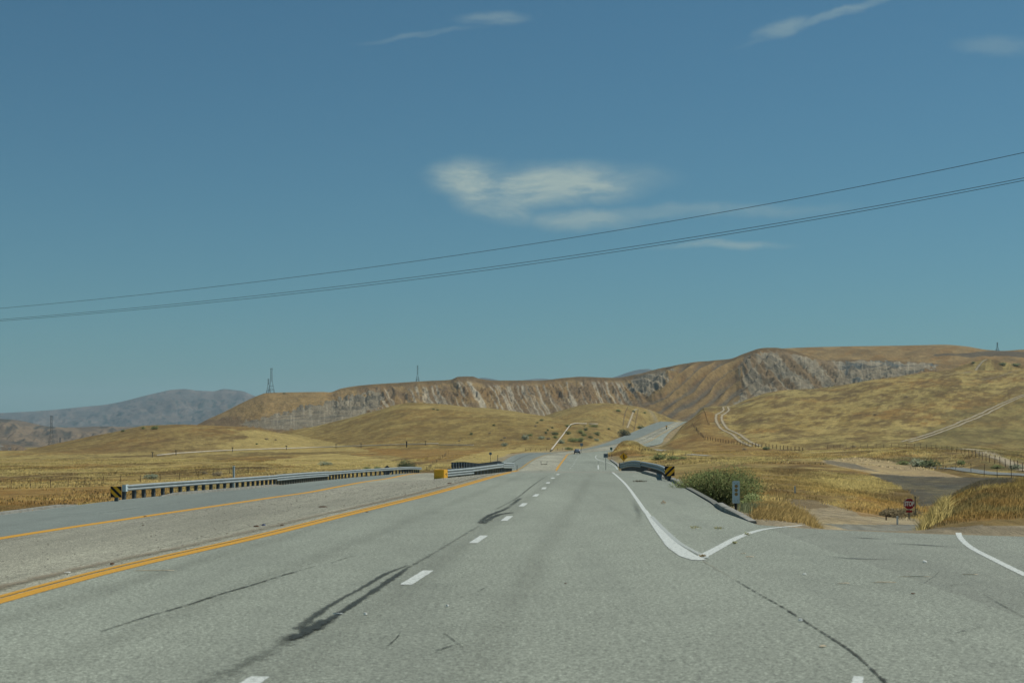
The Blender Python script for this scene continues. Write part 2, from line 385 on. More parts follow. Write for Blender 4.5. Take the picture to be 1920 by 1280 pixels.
Z += amp * (fbm(X / 38, YY / 60, 3) - .5) * 1.6 + amp * .5 * (fbm(X / 9, YY / 14, 9, 3) - .5)
Z += np.where(hid > 0, 1, .3) * np.interp(YY, [100, 500, 1000], [.05, .5, 1.3]) * (np.abs(fbm(X / 55 + YY / 300, YY / 160, 21) - .5) - .12) * 2
# cut the road bed and the side road into it
rz, dl, dr = road_z(X, YY)
BL = np.interp(YY, [0, 60, 120, 400, 700, 1060], [2.5, 2.5, 3, 6, 10, 14]); BR = np.interp(YY, [0, 60, 100, 200, 400, 700], [.6, .9, 2.5, 3, 3.5, 8])
w = np.where(dl > 0, sm(1 - dl / BL), np.where(dr > 0, sm(1 - dr / BR), 1.0))
w *= sm((1085 - YY) / 25)
low = .05 + .0003 * YY
Z = Z * (1 - w) + (rz - low) * w
ya = apY(X); wa = np.where((X > 5.2), sm(1 - (YY - ya) / .9), 0) * (X > 5.2)
Z = Z * (1 - wa) + (-.06) * wa
V = z2v(Z, YY)
def col_v(u):
    j = np.clip(np.searchsorted(us, u) - 1, 0, nc - 2); t = (u - us[j]) / (us[j+1] - us[j]); return V[:, j] * (1-t) + V[:, j+1] * t
def hit(u, v, ymin=0, lift=0.):
    """first point of the ground seen through photo point (u, v)"""
    cv = col_v(u); idx = np.where((cv <= v) & (Ys >= ymin))[0]
    if len(idx) == 0: i = nr - 1; Y = Ys[i]; 
    else:
        i = idx[0]
        if i == 0 or Ys[i-1] < ymin: Y = Ys[i]
        else:
            a, b = cv[i-1], cv[i]; Y = Ys[i-1] + (Ys[i]-Ys[i-1]) * np.clip((a - v) / ((a - b) or 1e-6), 0, 1)
    x = (u - 960) / F * Y
    return Vector((x, Y, gz(x, Y) + lift))
def gz(x, Y):
    x = np.asarray(x, float); Y = np.asarray(Y, float)
    u = 960 + F * x / Y
    j = np.clip(np.searchsorted(us, u) - 1, 0, nc - 2); i = np.clip(np.searchsorted(Ys, Y) - 1, 0, nr - 2)
    tu = np.clip((u - us[j]) / (us[j+1] - us[j]), 0, 1); ty = np.clip((Y - Ys[i]) / (Ys[i+1] - Ys[i]), 0, 1)
    r = (Z[i, j]*(1-tu) + Z[i, j+1]*tu) * (1-ty) + (Z[i+1, j]*(1-tu) + Z[i+1, j+1]*tu) * ty
    return float(r) if r.ndim == 0 else r
def top(x, Y):
    """paved or natural surface height"""
    z, a, b = road_z(np.float64(x), np.float64(Y))
    if (a <= 0 and b <= 0): return float(z)
    if x > 5.2 and Y < apY(x): return 0.
    return gz(x, Y)

# ---- ground colours (real surface colours, one per vertex)
GOLD = np.array((.212, .150, .046)); PALE = np.array((.305, .240, .085)); BROWN = np.array((.130, .088, .036))
OLIVE = np.array((.118, .108, .044)); ORANGE = np.array((.235, .132, .036)); DIRT = np.array((.235, .200, .132)); CHAR = np.array((.060, .063, .055))
TAN = np.array((.290, .225, .125))
def lerp(a, b, w): return a * (1 - w[..., None]) + b * w[..., None]
def ground_color(X, YY, U, V, hid):
    sk = X + YY * .15
    n1 = fbm(X / 60, YY / 110, 31); n2 = fbm((X - YY*.35) / 14, YY / 34, 41); n3 = fbm(X / 4, YY / 9, 51); n4 = fbm((X - YY*.3) / 30, YY / 60, 61)
    C = np.broadcast_to(GOLD, X.shape + (3,)).copy()
    C = lerp(C, PALE, sm((n1 - .5) * 6 + .4) * .7)
    C = lerp(C, OLIVE, sm((n4 - .50) * 7 + .2) * .42)
    C = lerp(C, BROWN, sm((n2 - .52) * 7 + .3) * .7)
    C = lerp(C, ORANGE, sm((fbm(X / 25, YY / 50, 71) - .55) * 7 + .2) * .55)
    C = lerp(C, PALE, sm((n3 - .54) * 7) * .5)
    s1 = fbm((X - YY*.3) / 8, YY / 26, 81); s2 = fbm((X - YY*.3) / 3, YY / 9, 82)
    C = lerp(C, PALE * 1.1, sm((s1 - .55) * 9) * .55); C = lerp(C, BROWN * .9, sm((.43 - s1) * 9) * .6)
    C = lerp(C, BROWN * .8, sm((.42 - s2) * 10) * .6); C = lerp(C, PALE * 1.05, sm((s2 - .57) * 9) * .5)
    s3 = fbm(X / 1.3, YY / 3.5, 83); C = C * (1 + .5 * (s3 - .5))[..., None]
    bm = lambda h: (hid == h).astype(float)
    C = lerp(C, BROWN * 1.12, bm(1) * sm((700 - U) / 400) * .45)
    C = lerp(C, GOLD * .80, bm(2) * .42)
    C = lerp(C, GOLD * .95, bm(3) * .4)
    C = lerp(C, PALE * 1.1, bm(6) * sm((846 - V) / 6) * .9); C = lerp(C, ORANGE, bm(6) * sm((V - 846) / 6) * .8)
    Ju = U + (n2 - .5) * 60 + (n3 - .5) * 14; Jv = V + (n2 - .5) * 9 + (n3 - .5) * 4
    def pm(poly, c, w=1.0, jit=1.0):
        nonlocal C
        q = inpoly(U + (Ju - U) * jit, V + (Jv - V) * jit, poly).astype(float) * w
        C = lerp(C, np.asarray(c), q * (.8 + .4 * (n3 - .5)))
    # pale and brown bands of the left fields
    pm([(440,806),(560,815),(700,846),(640,846),(420,846),(400,832),(470,822)], PALE * 1.08, .85)
    pm([(-200,864),(380,858),(400,866),(-200,878)], PALE, .7)
    pm([(-200,884),(330,872),(330,880),(-200,896)], PALE, .6)
    pm([(560,852),(640,850),(760,866),(740,882),(600,878),(480,866)], PALE * 1.15, .85)
    pm([(-200,915),(200,912),(330,905),(330,935),(-200,960)], ORANGE * .95, .6)
    pm([(680,840),(900,842),(930,852),(820,866),(700,850)], ORANGE * .9, .7)
    pm([(830,872),(870,856),(930,842),(985,838),(960,850),(925,866),(900,872)], PALE * 1.2, .9, .5)
    pm([(905,880),(925,862),(950,852),(1060,838),(1060,846),(985,850),(960,856)], DIRT * 1.1, .85, .3)
    pm([(520,806),(740,758),(880,760),(1000,776),(1000,784),(860,770),(760,766),(560,806)], PALE * 1.0, .5)
    pm([(980,834),(1100,836),(1140,818),(1140,832),(1110,842),(980,846)], PALE, .6, .5)
    # right side
    pm([(1255,905),(1290,905),(1350,925),(1400,948),(1470,965),(1540,985),(1460,996),(1330,960)], DIRT, .95, .25)
    pm([(1480,935),(1530,938),(1600,958),(1700,972),(1738,980),(1738,1002),(1560,1000),(1500,965)], DIRT * 1.15, .95, .5)
    pm([(1545,981),(1650,983),(1745,983),(1745,997),(1600,996)], (.15,.165,.145), .95, .2)
    pm([(1420,900),(1470,900),(1520,925),(1560,950),(1520,955),(1440,930)], BROWN * .8, .8)
    pm([(1570,940),(1620,930),(1720,950),(1720,972),(1620,968)], ORANGE, .7)
    pm([(1200,905),(1280,862),(1330,866),(1500,895),(1560,920),(1600,950),(1500,925),(1400,900)], GOLD * 1.15, .4)
    pm([(1535,864),(1600,856),(1690,866),(1760,884),(1815,896),(1700,894),(1640,888),(1570,874)], TAN * 1.1, .95, .35)
    pm([(1540,861),(1600,868),(1650,884),(1600,878),(1550,868)], CHAR * 1.4, .8, .6)
    pm([(1600,854),(1700,862),(1800,882),(1840,896),(1810,896),(1760,882),(1690,866),(1600,857)], BROWN * .7, .85, .5)
    pm([(1628,887),(1700,892),(1890,896),(1900,910),(1800,925),(1765,960),(1728,952),(1700,922),(1660,902)], CHAR, .97, .45)
    pm([(1655,862),(1690,856),(1760,860),(1768,874),(1700,872)], OLIVE * .7, .7)
    pm([(1800,880),(1860,866),(1930,872),(1930,884),(1850,880)], OLIVE * .8, .6)
    pm([(1716,1000),(1740,980),(1790,974),(1930,968),(1930,1002)], BROWN * .95, .9, .5)
    pm([(1716,1000),(1760,990),(1930,985),(1930,1004)], DIRT * .8, .6, .5)
    C = lerp(C, DIRT * .9, ((X > 5) & (np.abs(YY - apY(X) - .3) < 1.3)).astype(float) * .9)
    pm([(1740,970),(1800,950),(1930,944),(1930,972),(1780,982)], ORANGE * .95, .6, .7)
    pm([(1730,952),(1790,925),(1800,935),(1745,972)], ORANGE * 1.1, .7, .5)
    pm([(1260,836),(1320,770),(1345,775),(1350,800),(1390,835),(1500,848),(1500,856),(1290,852)], ORANGE * .8, .6)
    pm([(1780,770),(1930,745),(1930,870),(1850,850),(1700,835)], OLIVE * .95, .55)
    return np.clip(C, .01, 1)
C = ground_color(X, YY, U, V, hid)
verge = sm(1 - np.minimum(np.abs(dl - 1.0), np.abs(dr - 1.0)) / np.interp(YY, [0, 200, 1000], [1.2, 2, 5])) * ((dl > 0) | (dr > 0))
C = lerp(C, DIRT, verge * .65)
gm = new_mesh('ground', np.stack([X, YY, Z], -1), grid_faces(nr, nc), M['ground'], smooth=True, cols=C.reshape(-1, 3))
tag(gm, kind='structure')
# plain beyond and around, below the hills
a = 16000
pl = new_mesh('ground', [(-a,-2000,-13),(a,-2000,-13),(a,a,-13),(-a,a,-13)], [(0,1,2,3)], M['ground'], cols=np.tile(GOLD, (4,1)))
tag(pl, kind='structure')

# ------------------------------------------------------------------ far hills
def ridge(name, crest, foot, du, nrow, m, color, disp=None, back=.25):
    cu = [c[0] for c in crest]; uu = np.arange(cu[0], cu[-1] + .1, du)
    vc = pchip(cu, [c[1] for c in crest], uu); yc = np.interp(uu, cu, [c[2] for c in crest])
    vf = np.interp(uu, [f[0] for f in foot], [f[1] for f in foot]); yf = np.interp(uu, [f[0] for f in foot], [f[2] for f in foot])
    t = np.linspace(0, 1, nrow)[:, None]
    v = vf + (vc - vf) * (.6 * np.sin(t * math.pi/2) + .4 * t); Y = yf + (yc - yf) * t
    tb = np.linspace(.08, 1, 8)[:, None]
    v = np.vstack([v, vc + tb * (vf - vc) * 1.2]); Y = np.vstack([Y, yc * (1 + tb * back)])
    tt = np.vstack([t, 1 + tb]) + 0 * v
    Ug = np.broadcast_to(uu, v.shape)
    z = H - (v - V0) * Y / F
    if disp is not None: z = z + disp(Ug, v, Y, tt)
    Xg = (Ug - 960) / F * Y
    return tag(new_mesh(name, np.stack([Xg, Y, z], -1), grid_faces(*v.shape), m, smooth=True, cols=color(Ug, v, Y, tt, Xg).reshape(-1, 3)), kind='structure')
ROCK = np.array((.225, .195, .132)); ROCKW = np.array((.43, .385, .275)); ROCKD = np.array((.095, .090, .068)); HB = np.array((.158, .108, .052)); HG = np.array((.225, .155, .062))
polyL = [(560,762),(600,757),(650,745),(690,736),(712,736),(722,752),(705,768),(660,788),(600,800),(540,806),(470,800),(450,795),(500,780),(540,772)]
polyM = [(1192,700),(1240,690),(1262,690),(1250,712),(1232,735),(1205,742),(1180,730)]
polyR = [(1392,690),(1402,672),(1425,660),(1460,656),(1500,668),(1545,676),(1600,676),(1680,678),(1762,683),(1745,692),(1700,702),(1640,716),(1560,728),(1520,732),(1500,745),(1440,745),(1375,765),(1390,730)]
def stripes(U, v):
    j = 14 * fbm(U / 40, v / 30, 99)
    a = fbm((U - 960 - .55 * (v - 720) + j) / 8, (v - 700) / 90, 101, 3)
    b = fbm((U - 960 - .5 * (v - 720) + j) / 4.2, (v - 700) / 70, 105, 3)
    return a, b
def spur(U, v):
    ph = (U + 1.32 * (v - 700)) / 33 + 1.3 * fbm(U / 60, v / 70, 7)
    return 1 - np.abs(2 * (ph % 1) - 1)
def cliffdisp(U, v, Y, t):
    m = sm((1 - np.abs(t - .62) / .42))
    left = sm((1240 - U) / 40); right = 1 - left
    r = 1 - np.abs(2 * fbm((U - .75 * (v - 720)) / 30, v / 90, 5, 3) - 1) * 2
    sR = (U + 1.25 * (v - 700)) / 42 + 1.3 * fbm(U / 90, v / 50, 7)
    r2 = spur(U, v)
    sR3 = (U - .9 * (v - 700)) / 36 + 1.2 * fbm(U / 80, v / 50, 8); r3 = np.abs(2 * (sR3 % 1) - 1)
    w3 = sm((U - 1420) / 40)
    w4 = sm((U - 1545) / 40)
    d = left * (r - .6) * 3.6 * (.35 + .65 * sm((U - 640) / 90)) + right * ((1 - w3) * (r2 - .5) * 13 + w3 * (fbm((U - .9 * (v - 700)) / 16, v / 60, 8, 3) - .5) * 14 * (1 - .7 * w4))
    sp_ = sm((U - 1240) / 30) * sm((1400 - U) / 20)
    d = d + ((fbm(U / 12, v / 9, 15) - .5) * 6 + (fbm(U / 4, v / 5, 16) - .5) * 3.5) * (1 - .85 * sp_)
    tow = sm((650 - U) / 50)
    d = d * (1 - .75 * tow)
    led = 8 * (np.abs(((v + 5 * fbm(U / 40, v / 20, 17)) / 8.5) % 1 - .5) - .25) * np.maximum(inpoly(U, v, polyR), np.maximum(inpoly(U, v, polyL), inpoly(U, v, polyM)))
    return (d + led) * m * sm((U - 380) / 60)
def cliffcol(U, v, Y, t, X):
    n1 = fbm(U / 22, v / 10, 111); n2 = fbm(U / 6, v / 4, 112); a, b = stripes(U, v)
    C = np.broadcast_to(HB, U.shape + (3,)).copy()
    C = lerp(C, HG, sm((n1 - .48) * 6 + .2) * .8)
    C = lerp(C, ORANGE * .75, sm((fbm(U / 30, v / 18, 113) - .5) * 6) * .45)
    Uj = U + (n2 - .5) * 26; vj = v + (n2 - .5) * 12
    inL = inpoly(Uj, vj, polyL); inM = inpoly(Uj, vj, polyM); inR = inpoly(Uj, vj, polyR)
    mid = (sm((U - 690) / 40) * sm((1215 - U) / 30)) * sm((v - crest_v(U) - 7) / 6)
    C = lerp(C, ROCK * .8, mid * sm((a - .54) * 9) * .7)
    C = lerp(C, ROCKW * .75, mid * sm((b - .56) * 10) * .8)
    C = lerp(C, HB * .75, mid * sm((.42 - a) * 9) * .5)
    hz = fbm(U / 40, (v + .08 * U) / 2.2, 121, 3); vz = fbm(U / 2.6, v / 22, 122, 3)
    for q, k in ((inL, .85), (inM, .95), (inR, .95)):
        q = q.astype(float)
        C = lerp(C, ROCK * k, q * .9)
        C = lerp(C, ROCKD * k, q * sm((hz - .52) * 9) * (.55 + .3 * sm((U - 1540) / 40))); C = lerp(C, np.array((.07, .085, .08)), q * sm((U - 1570) / 20) * sm((fbm(U / 24, v / 9, 191) - .55) * 12) * .8)  # second tint colours in the shade of recesses at the right end
        C = lerp(C, ROCKW * k * .92, q * sm((vz - .58) * 8) * .35)
    br = inR.astype(float) * sm((fbm((U - .9 * (v - 700)) / 12, v / 40, 131, 3) - .50) * 9) * sm((1600 - U) / 60)
    C = lerp(C, HB * 1.1, br * .85)
    # diagonal spurs of the right ridge: lit crests and shaded furrows put into the colour
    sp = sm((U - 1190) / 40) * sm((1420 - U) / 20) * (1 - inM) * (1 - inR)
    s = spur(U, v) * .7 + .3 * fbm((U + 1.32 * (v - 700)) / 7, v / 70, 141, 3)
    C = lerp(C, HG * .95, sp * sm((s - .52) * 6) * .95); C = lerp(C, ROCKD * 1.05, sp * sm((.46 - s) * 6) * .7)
    # grassed cap of the tower hill and the crest
    cap = sm((640 - U) / 40) * (1 - inL) * sm((778 - v + (U - 560) * -.05) / 8)
    C = lerp(C, HG * 1.02, cap * .85)
    C = lerp(C, BROWN * .9, sm((crest_v(U) + 8 - v) / 4) * sm((U - 620) / 40) * (1 - inR) * .7)
    return C
cliff = [(340,806,1500),(365,798,1520),(385,788,1530),(420,772,1540),(460,752,1550),(485,741,1555),(500,736.5,1560),(560,735,1570),(605,734.5,1580),(618,735,1600),(640,728,1620),(680,722,1650),(750,717,1680),(800,714,1700),(845,711.5,1700),(860,706,1700),(885,705.5,1700),(900,710,1700),(930,713,1700),(1010,713,1720),(1060,708,1730),(1090,706,1730),(1150,708,1720),(1200,700,1700),(1235,691,1680),(1260,686,1660),(1300,679,1640),(1370,672,1620),(1400,661,1600),(1425,653,1600),(1450,651.5,1600),(1480,656,1600),(1520,668,1600),(1550,675,1600),(1600,674,1600),(1680,676,1600),(1740,680,1600),(1800,686,1600),(1860,696,1580),(1960,712,1560)]
def crest_v(u): return pchip([c[0] for c in cliff], [c[1] for c in cliff], u)
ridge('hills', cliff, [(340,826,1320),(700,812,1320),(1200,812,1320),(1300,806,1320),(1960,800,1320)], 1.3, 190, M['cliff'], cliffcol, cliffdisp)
def platcol(U, v, Y, t, X):
    n = fbm(U / 30, v / 7, 151); C = np.broadcast_to(HG * 1.02, U.shape + (3,)).copy()
    C = lerp(C, BROWN * 1.1, sm((n - .5) * 6 + .1) * .6); C = lerp(C, ORANGE * .85, sm((fbm(U / 26 + v / 12, v / 12, 152) - .5) * 6) * .5)
    q = inpoly(U + (n - .5) * 20, v, [(1745,671),(1765,662),(1860,657.5),(1960,660),(2400,660),(2400,676),(1960,668)]).astype(float)
    C = lerp(C, np.array((.085, .07, .045)), q * .85)
    return C
ridge('hills', [(1380,680,2000),(1410,668,2000),(1440,656,2000),(1500,651.5,2000),(1600,649,2000),(1700,647.5,2000),(1770,646,2000),(1810,649,2000),(1850,655.5,2000),(1880,657.5,2000),(1920,655,2000),(2400,650,2000)],
      [(1380,700,1680),(2400,700,1680)], 3, 90, M['cliff'], platcol, lambda U, v, Y, t: (fbm(U / 60 + v / 25, v / 14, 160) - .5) * 14 * sm(1 - np.abs(t - .55) / .42))
def mtcol(c1, c2, c3, su, sv):
    def f(U, v, Y, t, X):
        C = np.broadcast_to(np.array(c1), U.shape + (3,)).copy()
        C = lerp(C, np.array(c2), sm((fbm(U / su, v / sv, 171) - .5) * 8 + .3) * .9)
        C = lerp(C, np.array(c3), sm((fbm(U / (su*.35), v / (sv*.5), 172) - .53) * 9) * sm((fbm(U / su, v / sv, 173) - .4) * 6) * .9)
        return C
    return f
def mtd(a, su, sv): return lambda U, v, Y, t: (np.abs(fbm(U / su + v / (sv*3), v / sv, 181) - .5) * 2 - .3) * a * sm(1 - np.abs(t - .55) / .43)
ridge('mountain', [(-700,780,9000),(-300,775,9000),(-60,777,9000),(0,774,9000),(50,771.5,9000),(100,768,9000),(150,763,9000),(200,758,9000),(235,751,9000),(270,742,9000),(300,735,9000),(322,730.5,9000),(345,729,9000),(372,732,9000),(400,733,9000),(420,729,9000),(440,731,9000),(455,733,9000),(475,741,9000),(520,752,9000),(620,765,9000)],
      [(-700,826,6500),(620,826,6500)], 2, 90, M['far'], mtcol((.125,.105,.085), (.085,.082,.072), (.03,.042,.036), 15, 8), mtd(60, 60, 26))
ridge('mountain', [(860,720,9500),(885,713,9500),(905,708,9500),(930,711.5,9500),(950,716,9500),(985,712,9500),(1015,709.5,9500),(1045,712,9500),(1080,712,9500),(1120,714,9500),(1160,704,9500),(1180,697,9500),(1200,692.5,9500),(1215,691.5,9500),(1232,697,9500),(1280,712,9500)],
      [(860,790,8000),(1280,790,8000)], 3, 24, M['far'], mtcol((.09,.09,.075), (.07,.07,.06), (.035,.045,.035), 20, 9), None)
ridge('hills', [(-700,778,3600),(-200,783,3600),(0,785,3600),(30,787,3600),(60,793,3600),(90,799,3600),(130,801,3600),(190,799,3600),(230,800,3600),(260,800,3600),(300,803,3600),(360,806,3600),(460,812,3600)],
      [(-700,850,2300),(460,850,2300)], 2.2, 70, M['cliff'], mtcol((.17,.125,.075), (.11,.085,.055), (.055,.05,.035), 40, 9), mtd(26, 38, 16))
ridge('hills', [(-500,842,1500),(-60,838,1500),(0,833,1500),(25,832.5,1500),(42,837,1500),(58,846,1500),(90,860,1500)],
      [(-500,870,1250),(90,870,1250)], 2, 40, M['cliff'], mtcol((.15,.11,.065), (.11,.085,.055), (.19,.18,.15), 16, 8), mtd(7, 20, 10))

# ------------------------------------------------------------------ roads
def strip_between(name, fa, fb, za, zb, y0, y1, m, lift=0., nx=6, fine=.012):
    ys = [y0]
    while ys[-1] < y1: ys.append(ys[-1] + max(.5, abs(ys[-1]) * fine))
    ys[-1] = y1; ys = np.array(ys)
    a, b = fa(ys), fb(ys); p, q = za(ys), zb(ys); t = np.linspace(0, 1, nx)
    Xs = a[:, None] + (b - a)[:, None] * t; Zs = p[:, None] + (q - p)[:, None] * t + lift
    Yg = np.broadcast_to(ys[:, None], Xs.shape)
    return tag(new_mesh(name, np.stack([Xs, Yg, Zs], -1), grid_faces(*Xs.shape), m, smooth=True), kind='structure')
K = lambda k: (lambda Y: ex(k, Y)); KZ = lambda k: (lambda Y: ez(k, Y))
strip_between('road', K('RY'), K('RE'), KZ('RY'), KZ('RE'), -25, 1085, M['asph_r'])
strip_between('road', K('LW'), K('LY'), KZ('LW'), KZ('LY'), -25, 1085, M['asph_l'])
strip_between('median', K('LY'), K('RY'), KZ('LY'), KZ('RY'), -25, 1085, M['gravel'])
# apron of the side road
xs = np.concatenate([np.arange(5.7, 16, .35), np.arange(16, 90, 4)]); t = np.linspace(0, 1, 40)[:, None]
Ya = -25 + (apY(xs) + 25) * t; Xa = np.broadcast_to(xs, Ya.shape); Za = 0 * Ya - .10 * sm((t - .985) / .015)
tag(new_mesh('side_road', np.stack([Xa, Ya, Za], -1), grid_faces(*Ya.shape), M['asph_s'], smooth=True), kind='structure')
def drape(name, pts, width, m, lift=.02, px=True, ymin=0, a=None, sub=10, flat=None, ws=None, nw=7, kind='structure'):
    """ribbon laid on the surface along photo points (px) or world xy points"""
    W = []
    for p in pts:
        if not px: W.append((p[0], p[1]))
        elif len(p) > 2: W.append(((p[0] - 960) / F * p[2], p[2]))
        elif flat is not None: Y = (H - flat) * F / (p[1] - V0); W.append(((p[0] - 960) / F * Y, Y))
        else: h = hit(p[0], p[1], ymin); W.append((h.x, h.y))
    W = np.array(W); tk = np.concatenate([[0], np.cumsum(np.hypot(*np.diff(W, axis=0).T))]); tk += np.arange(len(tk)) * 1e-4
    n = max(6, sub * (len(W) - 1)); tt = np.linspace(0, tk[-1], n)
    x = pchip(tk, W[:, 0], tt) if len(W) > 2 else np.interp(tt, tk, W[:, 0]); y = pchip(tk, W[:, 1], tt) if len(W) > 2 else np.interp(tt, tk, W[:, 1])
    dx = np.gradient(x); dy = np.gradient(y); L = np.hypot(dx, dy) + 1e-9; nx_, ny_ = dy / L, -dx / L
    wd = np.interp(tt, tk, ws) if ws is not None else np.full(n, width)
    e = np.linspace(-1, 1, nw)
    Xg = x[:, None] + nx_[:, None] * wd[:, None] / 2 * e; Yg = y[:, None] + ny_[:, None] * wd[:, None] / 2 * e
    Zg = np.vectorize(top)(Xg, Yg) + lift
    aa = np.ones(n) if a is None else np.interp(np.linspace(0, 1, n), np.linspace(0, 1, len(a)), a)
    Eg = np.broadcast_to(e, Xg.shape); Ag = np.broadcast_to(aa[:, None], Xg.shape)
    return tag(new_mesh(name, np.stack([Xg, Yg, Zg], -1), grid_faces(*Xg.shape), m, attrs={'e': Eg.ravel(), 'a': Ag.ravel()}), kind=kind)
def along(k, ys, off=0.):
    return [(float(ex(k, y)) + off, y) for y in ys]
yn = list(np.concatenate([np.arange(5, 100, 4), np.arange(104, 260, 12)])); yf_ = list(np.arange(250, 1080, 16))
drape('road_line', along('RY', yn, .15), .25, M['yellow'], .006, False, sub=3)
drape('road_line', along('RY', [y for y in yn if y < 98], -.10), .22, M['yellow'], .010, False, sub=3)
drape('road_line', along('RY', list(np.arange(248, 432, 14)), .2), .45, M['yellow'], .03, False, sub=2)
drape('road_line', along('RY', list(np.arange(430, 1060, 20)), .3), .5, M['yellow_old'], .05, False, sub=2)
drape('road_line', along('LY', yn, -.2), .55, M['yellow'], .006, False, sub=3)
drape('road_line', along('LY', list(np.arange(248, 1060, 16)), -.3), .5, M['yellow_old'], .05, False, sub=2)
drape('road_line', along('LW', list(np.arange(20, 200, 6)), .15), .14, M['white_old'], .006, False, sub=3)
drape('road_line', along('LW', list(np.arange(300, 1060, 16)), .8), .25, M['white_old'], .05, False, sub=2)
drape('road_line', along('RE', list(np.arange(560, 1000, 16)), -.8), .3, M['white_old'], .05, False, sub=2)
# broken lane line
dash = [(465,1275,1.3),(783,1082,1),(898,1010.5,1),(950.5,971.5,1),(981,946,1),(1005,928.3,1),(1020,915,1),(1027.5,904.8,1),(1036.5,896,1),(1046,888.8,1)]
dw = [(( u - 960) / F * (H * F / (v - V0)), H * F / (v - V0)) for u, v, _ in dash]
dw[0] = (dw[0][0] - .02, 10.9)
for i, (x, y) in enumerate(dw):
    a_, b_ = (dw[max(i-1, 0)], dw[min(i+1, len(dw)-1)]); d = Vector((b_[0]-a_[0], b_[1]-a_[1])).normalized(); hl = 1.05
    drape('lane_dash', [(x - d.x*hl, y - d.y*hl), (x + d.x*hl, y + d.y*hl)], .19, M['white'], .006, False, sub=8)
for i in range(9):
    y = 256 + i * 18; x = float(ex('RY', y)) * .5 + float(ex('RE', y)) * .5 - 3.2 + i*.15
    drape('lane_dash', [(x, y), (x + .5, y + 5)], .2, M['white'], .03, False, sub=6)
drape('lane_dash', [(1122,880.3,252),(1121.5,873,285)], .3, M['white'], .03, sub=8)
# right edge line, its repainted wide part and the chevron arm
drape('edge_line', [(1148,884),(1160,895),(1172,906.5),(1195,937),(1212,962)], .13, M['white'], .006, sub=12, flat=0)
drape('edge_line', [(1210,957),(1222,975),(1245,1003),(1272,1030),(1292,1043),(1312,1050)], .2, M['white'], .009, sub=12, flat=0, ws=[.12,.17,.26,.33,.34,.24])
drape('edge_line', [(1222,968),(1248,995),(1280,1022),(1326,1047)], .16, M['white_old'], .013, sub=12, flat=0)
drape('edge_line', [(1304,1050),(1345,1028),(1390,1005),(1440,991),(1503,984.6)], .2, M['white'], .007, sub=14, flat=0, ws=[.24,.2,.19,.17,.12])
drape('edge_line', [(1797,998.5),(1800,1007),(1822,1027),(1866,1050),(1925,1079),(1990,1108)], .17, M['white'], .006, sub=12, flat=0, ws=[.13,.13,.13,.14,.14,.14])
drape('edge_line', [(1604,1290),(1610,1268)], .1, M['white'], .006, sub=4, flat=0)
drape('edge_line', [(1158,880,250),(1152,873,280),(1140,866,310),(1123,861.5,338),(1117,857,362),(1118,852.5,395)], .22, M['white'], .03, sub=12)
# bridge joint across the crest
drape('bridge_joint', [(x, 86.2) for x in np.linspace(-2.2, 7.6, 12)], 2.0, M['gravelroad'], .008, False, sub=3)
# tar repairs, cracks and stains
drape('tar_repair', [(768,1062),(735,1085),(690,1115),(640,1148),(600,1172),(556,1196)], .3, M['tar'], .010, sub=14, flat=0, ws=[.12,.2,.2,.16,.22,.3], a=[.5,.9,.8,.9,1,.7], nw=9)
drape('tar_repair', [(765,1060),(720,1078),(680,1102),(635,1126),(598,1150),(560,1180)], .2, M['tar'], .013, sub=14, flat=0, ws=[.1,.16,.14,.12,.2,.25], a=[.5,.8,.7,.7,.8,.6], nw=9)
drape('tar_repair', [(610,1163),(580,1182),(545,1200)], .34, M['tar'], .016, sub=14, flat=0, nw=9)
drape('road_stain', [(560,1190),(500,1225),(440,1255),(380,1285)], .5, M['crack'], .012, sub=14, flat=0, a=[.6,.25,.4,.2], nw=9)
drape('tar_repair', [(975,934),(960,946),(946,955),(925,963),(905,975),(900,981)], .26, M['tar'], .010, sub=12, flat=0, a=[.7,.6,.3,.9,.9,.5], nw=9)
drape('tar_repair', [(962,961),(938,964),(920,972),(906,982)], .3, M['tar'], .013, sub=12, flat=0, a=[.9,.9,.7,.5], nw=9)
drape('road_crack', [(1032,888),(1010,902),(990,917),(970,933),(930,955)], .2, M['crack'], .010, sub=12, flat=0, a=[.2,.4,.6,.5,.4], nw=7)
drape('road_crack', [(900,985),(850,1015),(800,1045),(770,1062)], .22, M['crack'], .010, sub=12, flat=0, a=[.2,.35,.3,.5], nw=7)
drape('road_crack', [(590,1062),(520,1082),(470,1098),(420,1112),(350,1135),(280,1155),(190,1184)], .10, M['crack'], .010, sub=12, flat=0, a=[.4,.9,1,1,1,.9,.5], nw=5)
drape('road_crack', [(700,1036),(650,1046),(620,1056)], .06, M['crack'], .010, sub=12, flat=0, a=[.4,.9,.5], nw=5)
drape('road_crack', [(1380,1088),(1420,1112),(1470,1140),(1520,1172),(1580,1210),(1650,1270),(1690,1310)], .075, M['crack'], .010, sub=12, flat=0, a=[.5,.9,1,1,1,1,1], nw=5)
drape('road_crack', [(1318,1052),(1345,1068),(1380,1088)], .05, M['dust'], .012, sub=12, flat=0, a=[.7,.5,.4], nw=5)
drape('road_stain', [(1185,935),(1198,965),(1196,985)], .3, M['skid'], .010, sub=10, flat=0, a=[.0,.45,.0], nw=9)
for q in ([(1550,1043),(1600,1047),(1680,1049)], [(1660,1018),(1720,1021),(1805,1027)], [(1590,1007),(1625,1009),(1665,1011)]):
    drape('road_stain', q, .5, M['skid'], .010, sub=10, flat=0, a=[.2,1,.2], nw=7, ws=[.15,.3,.12])
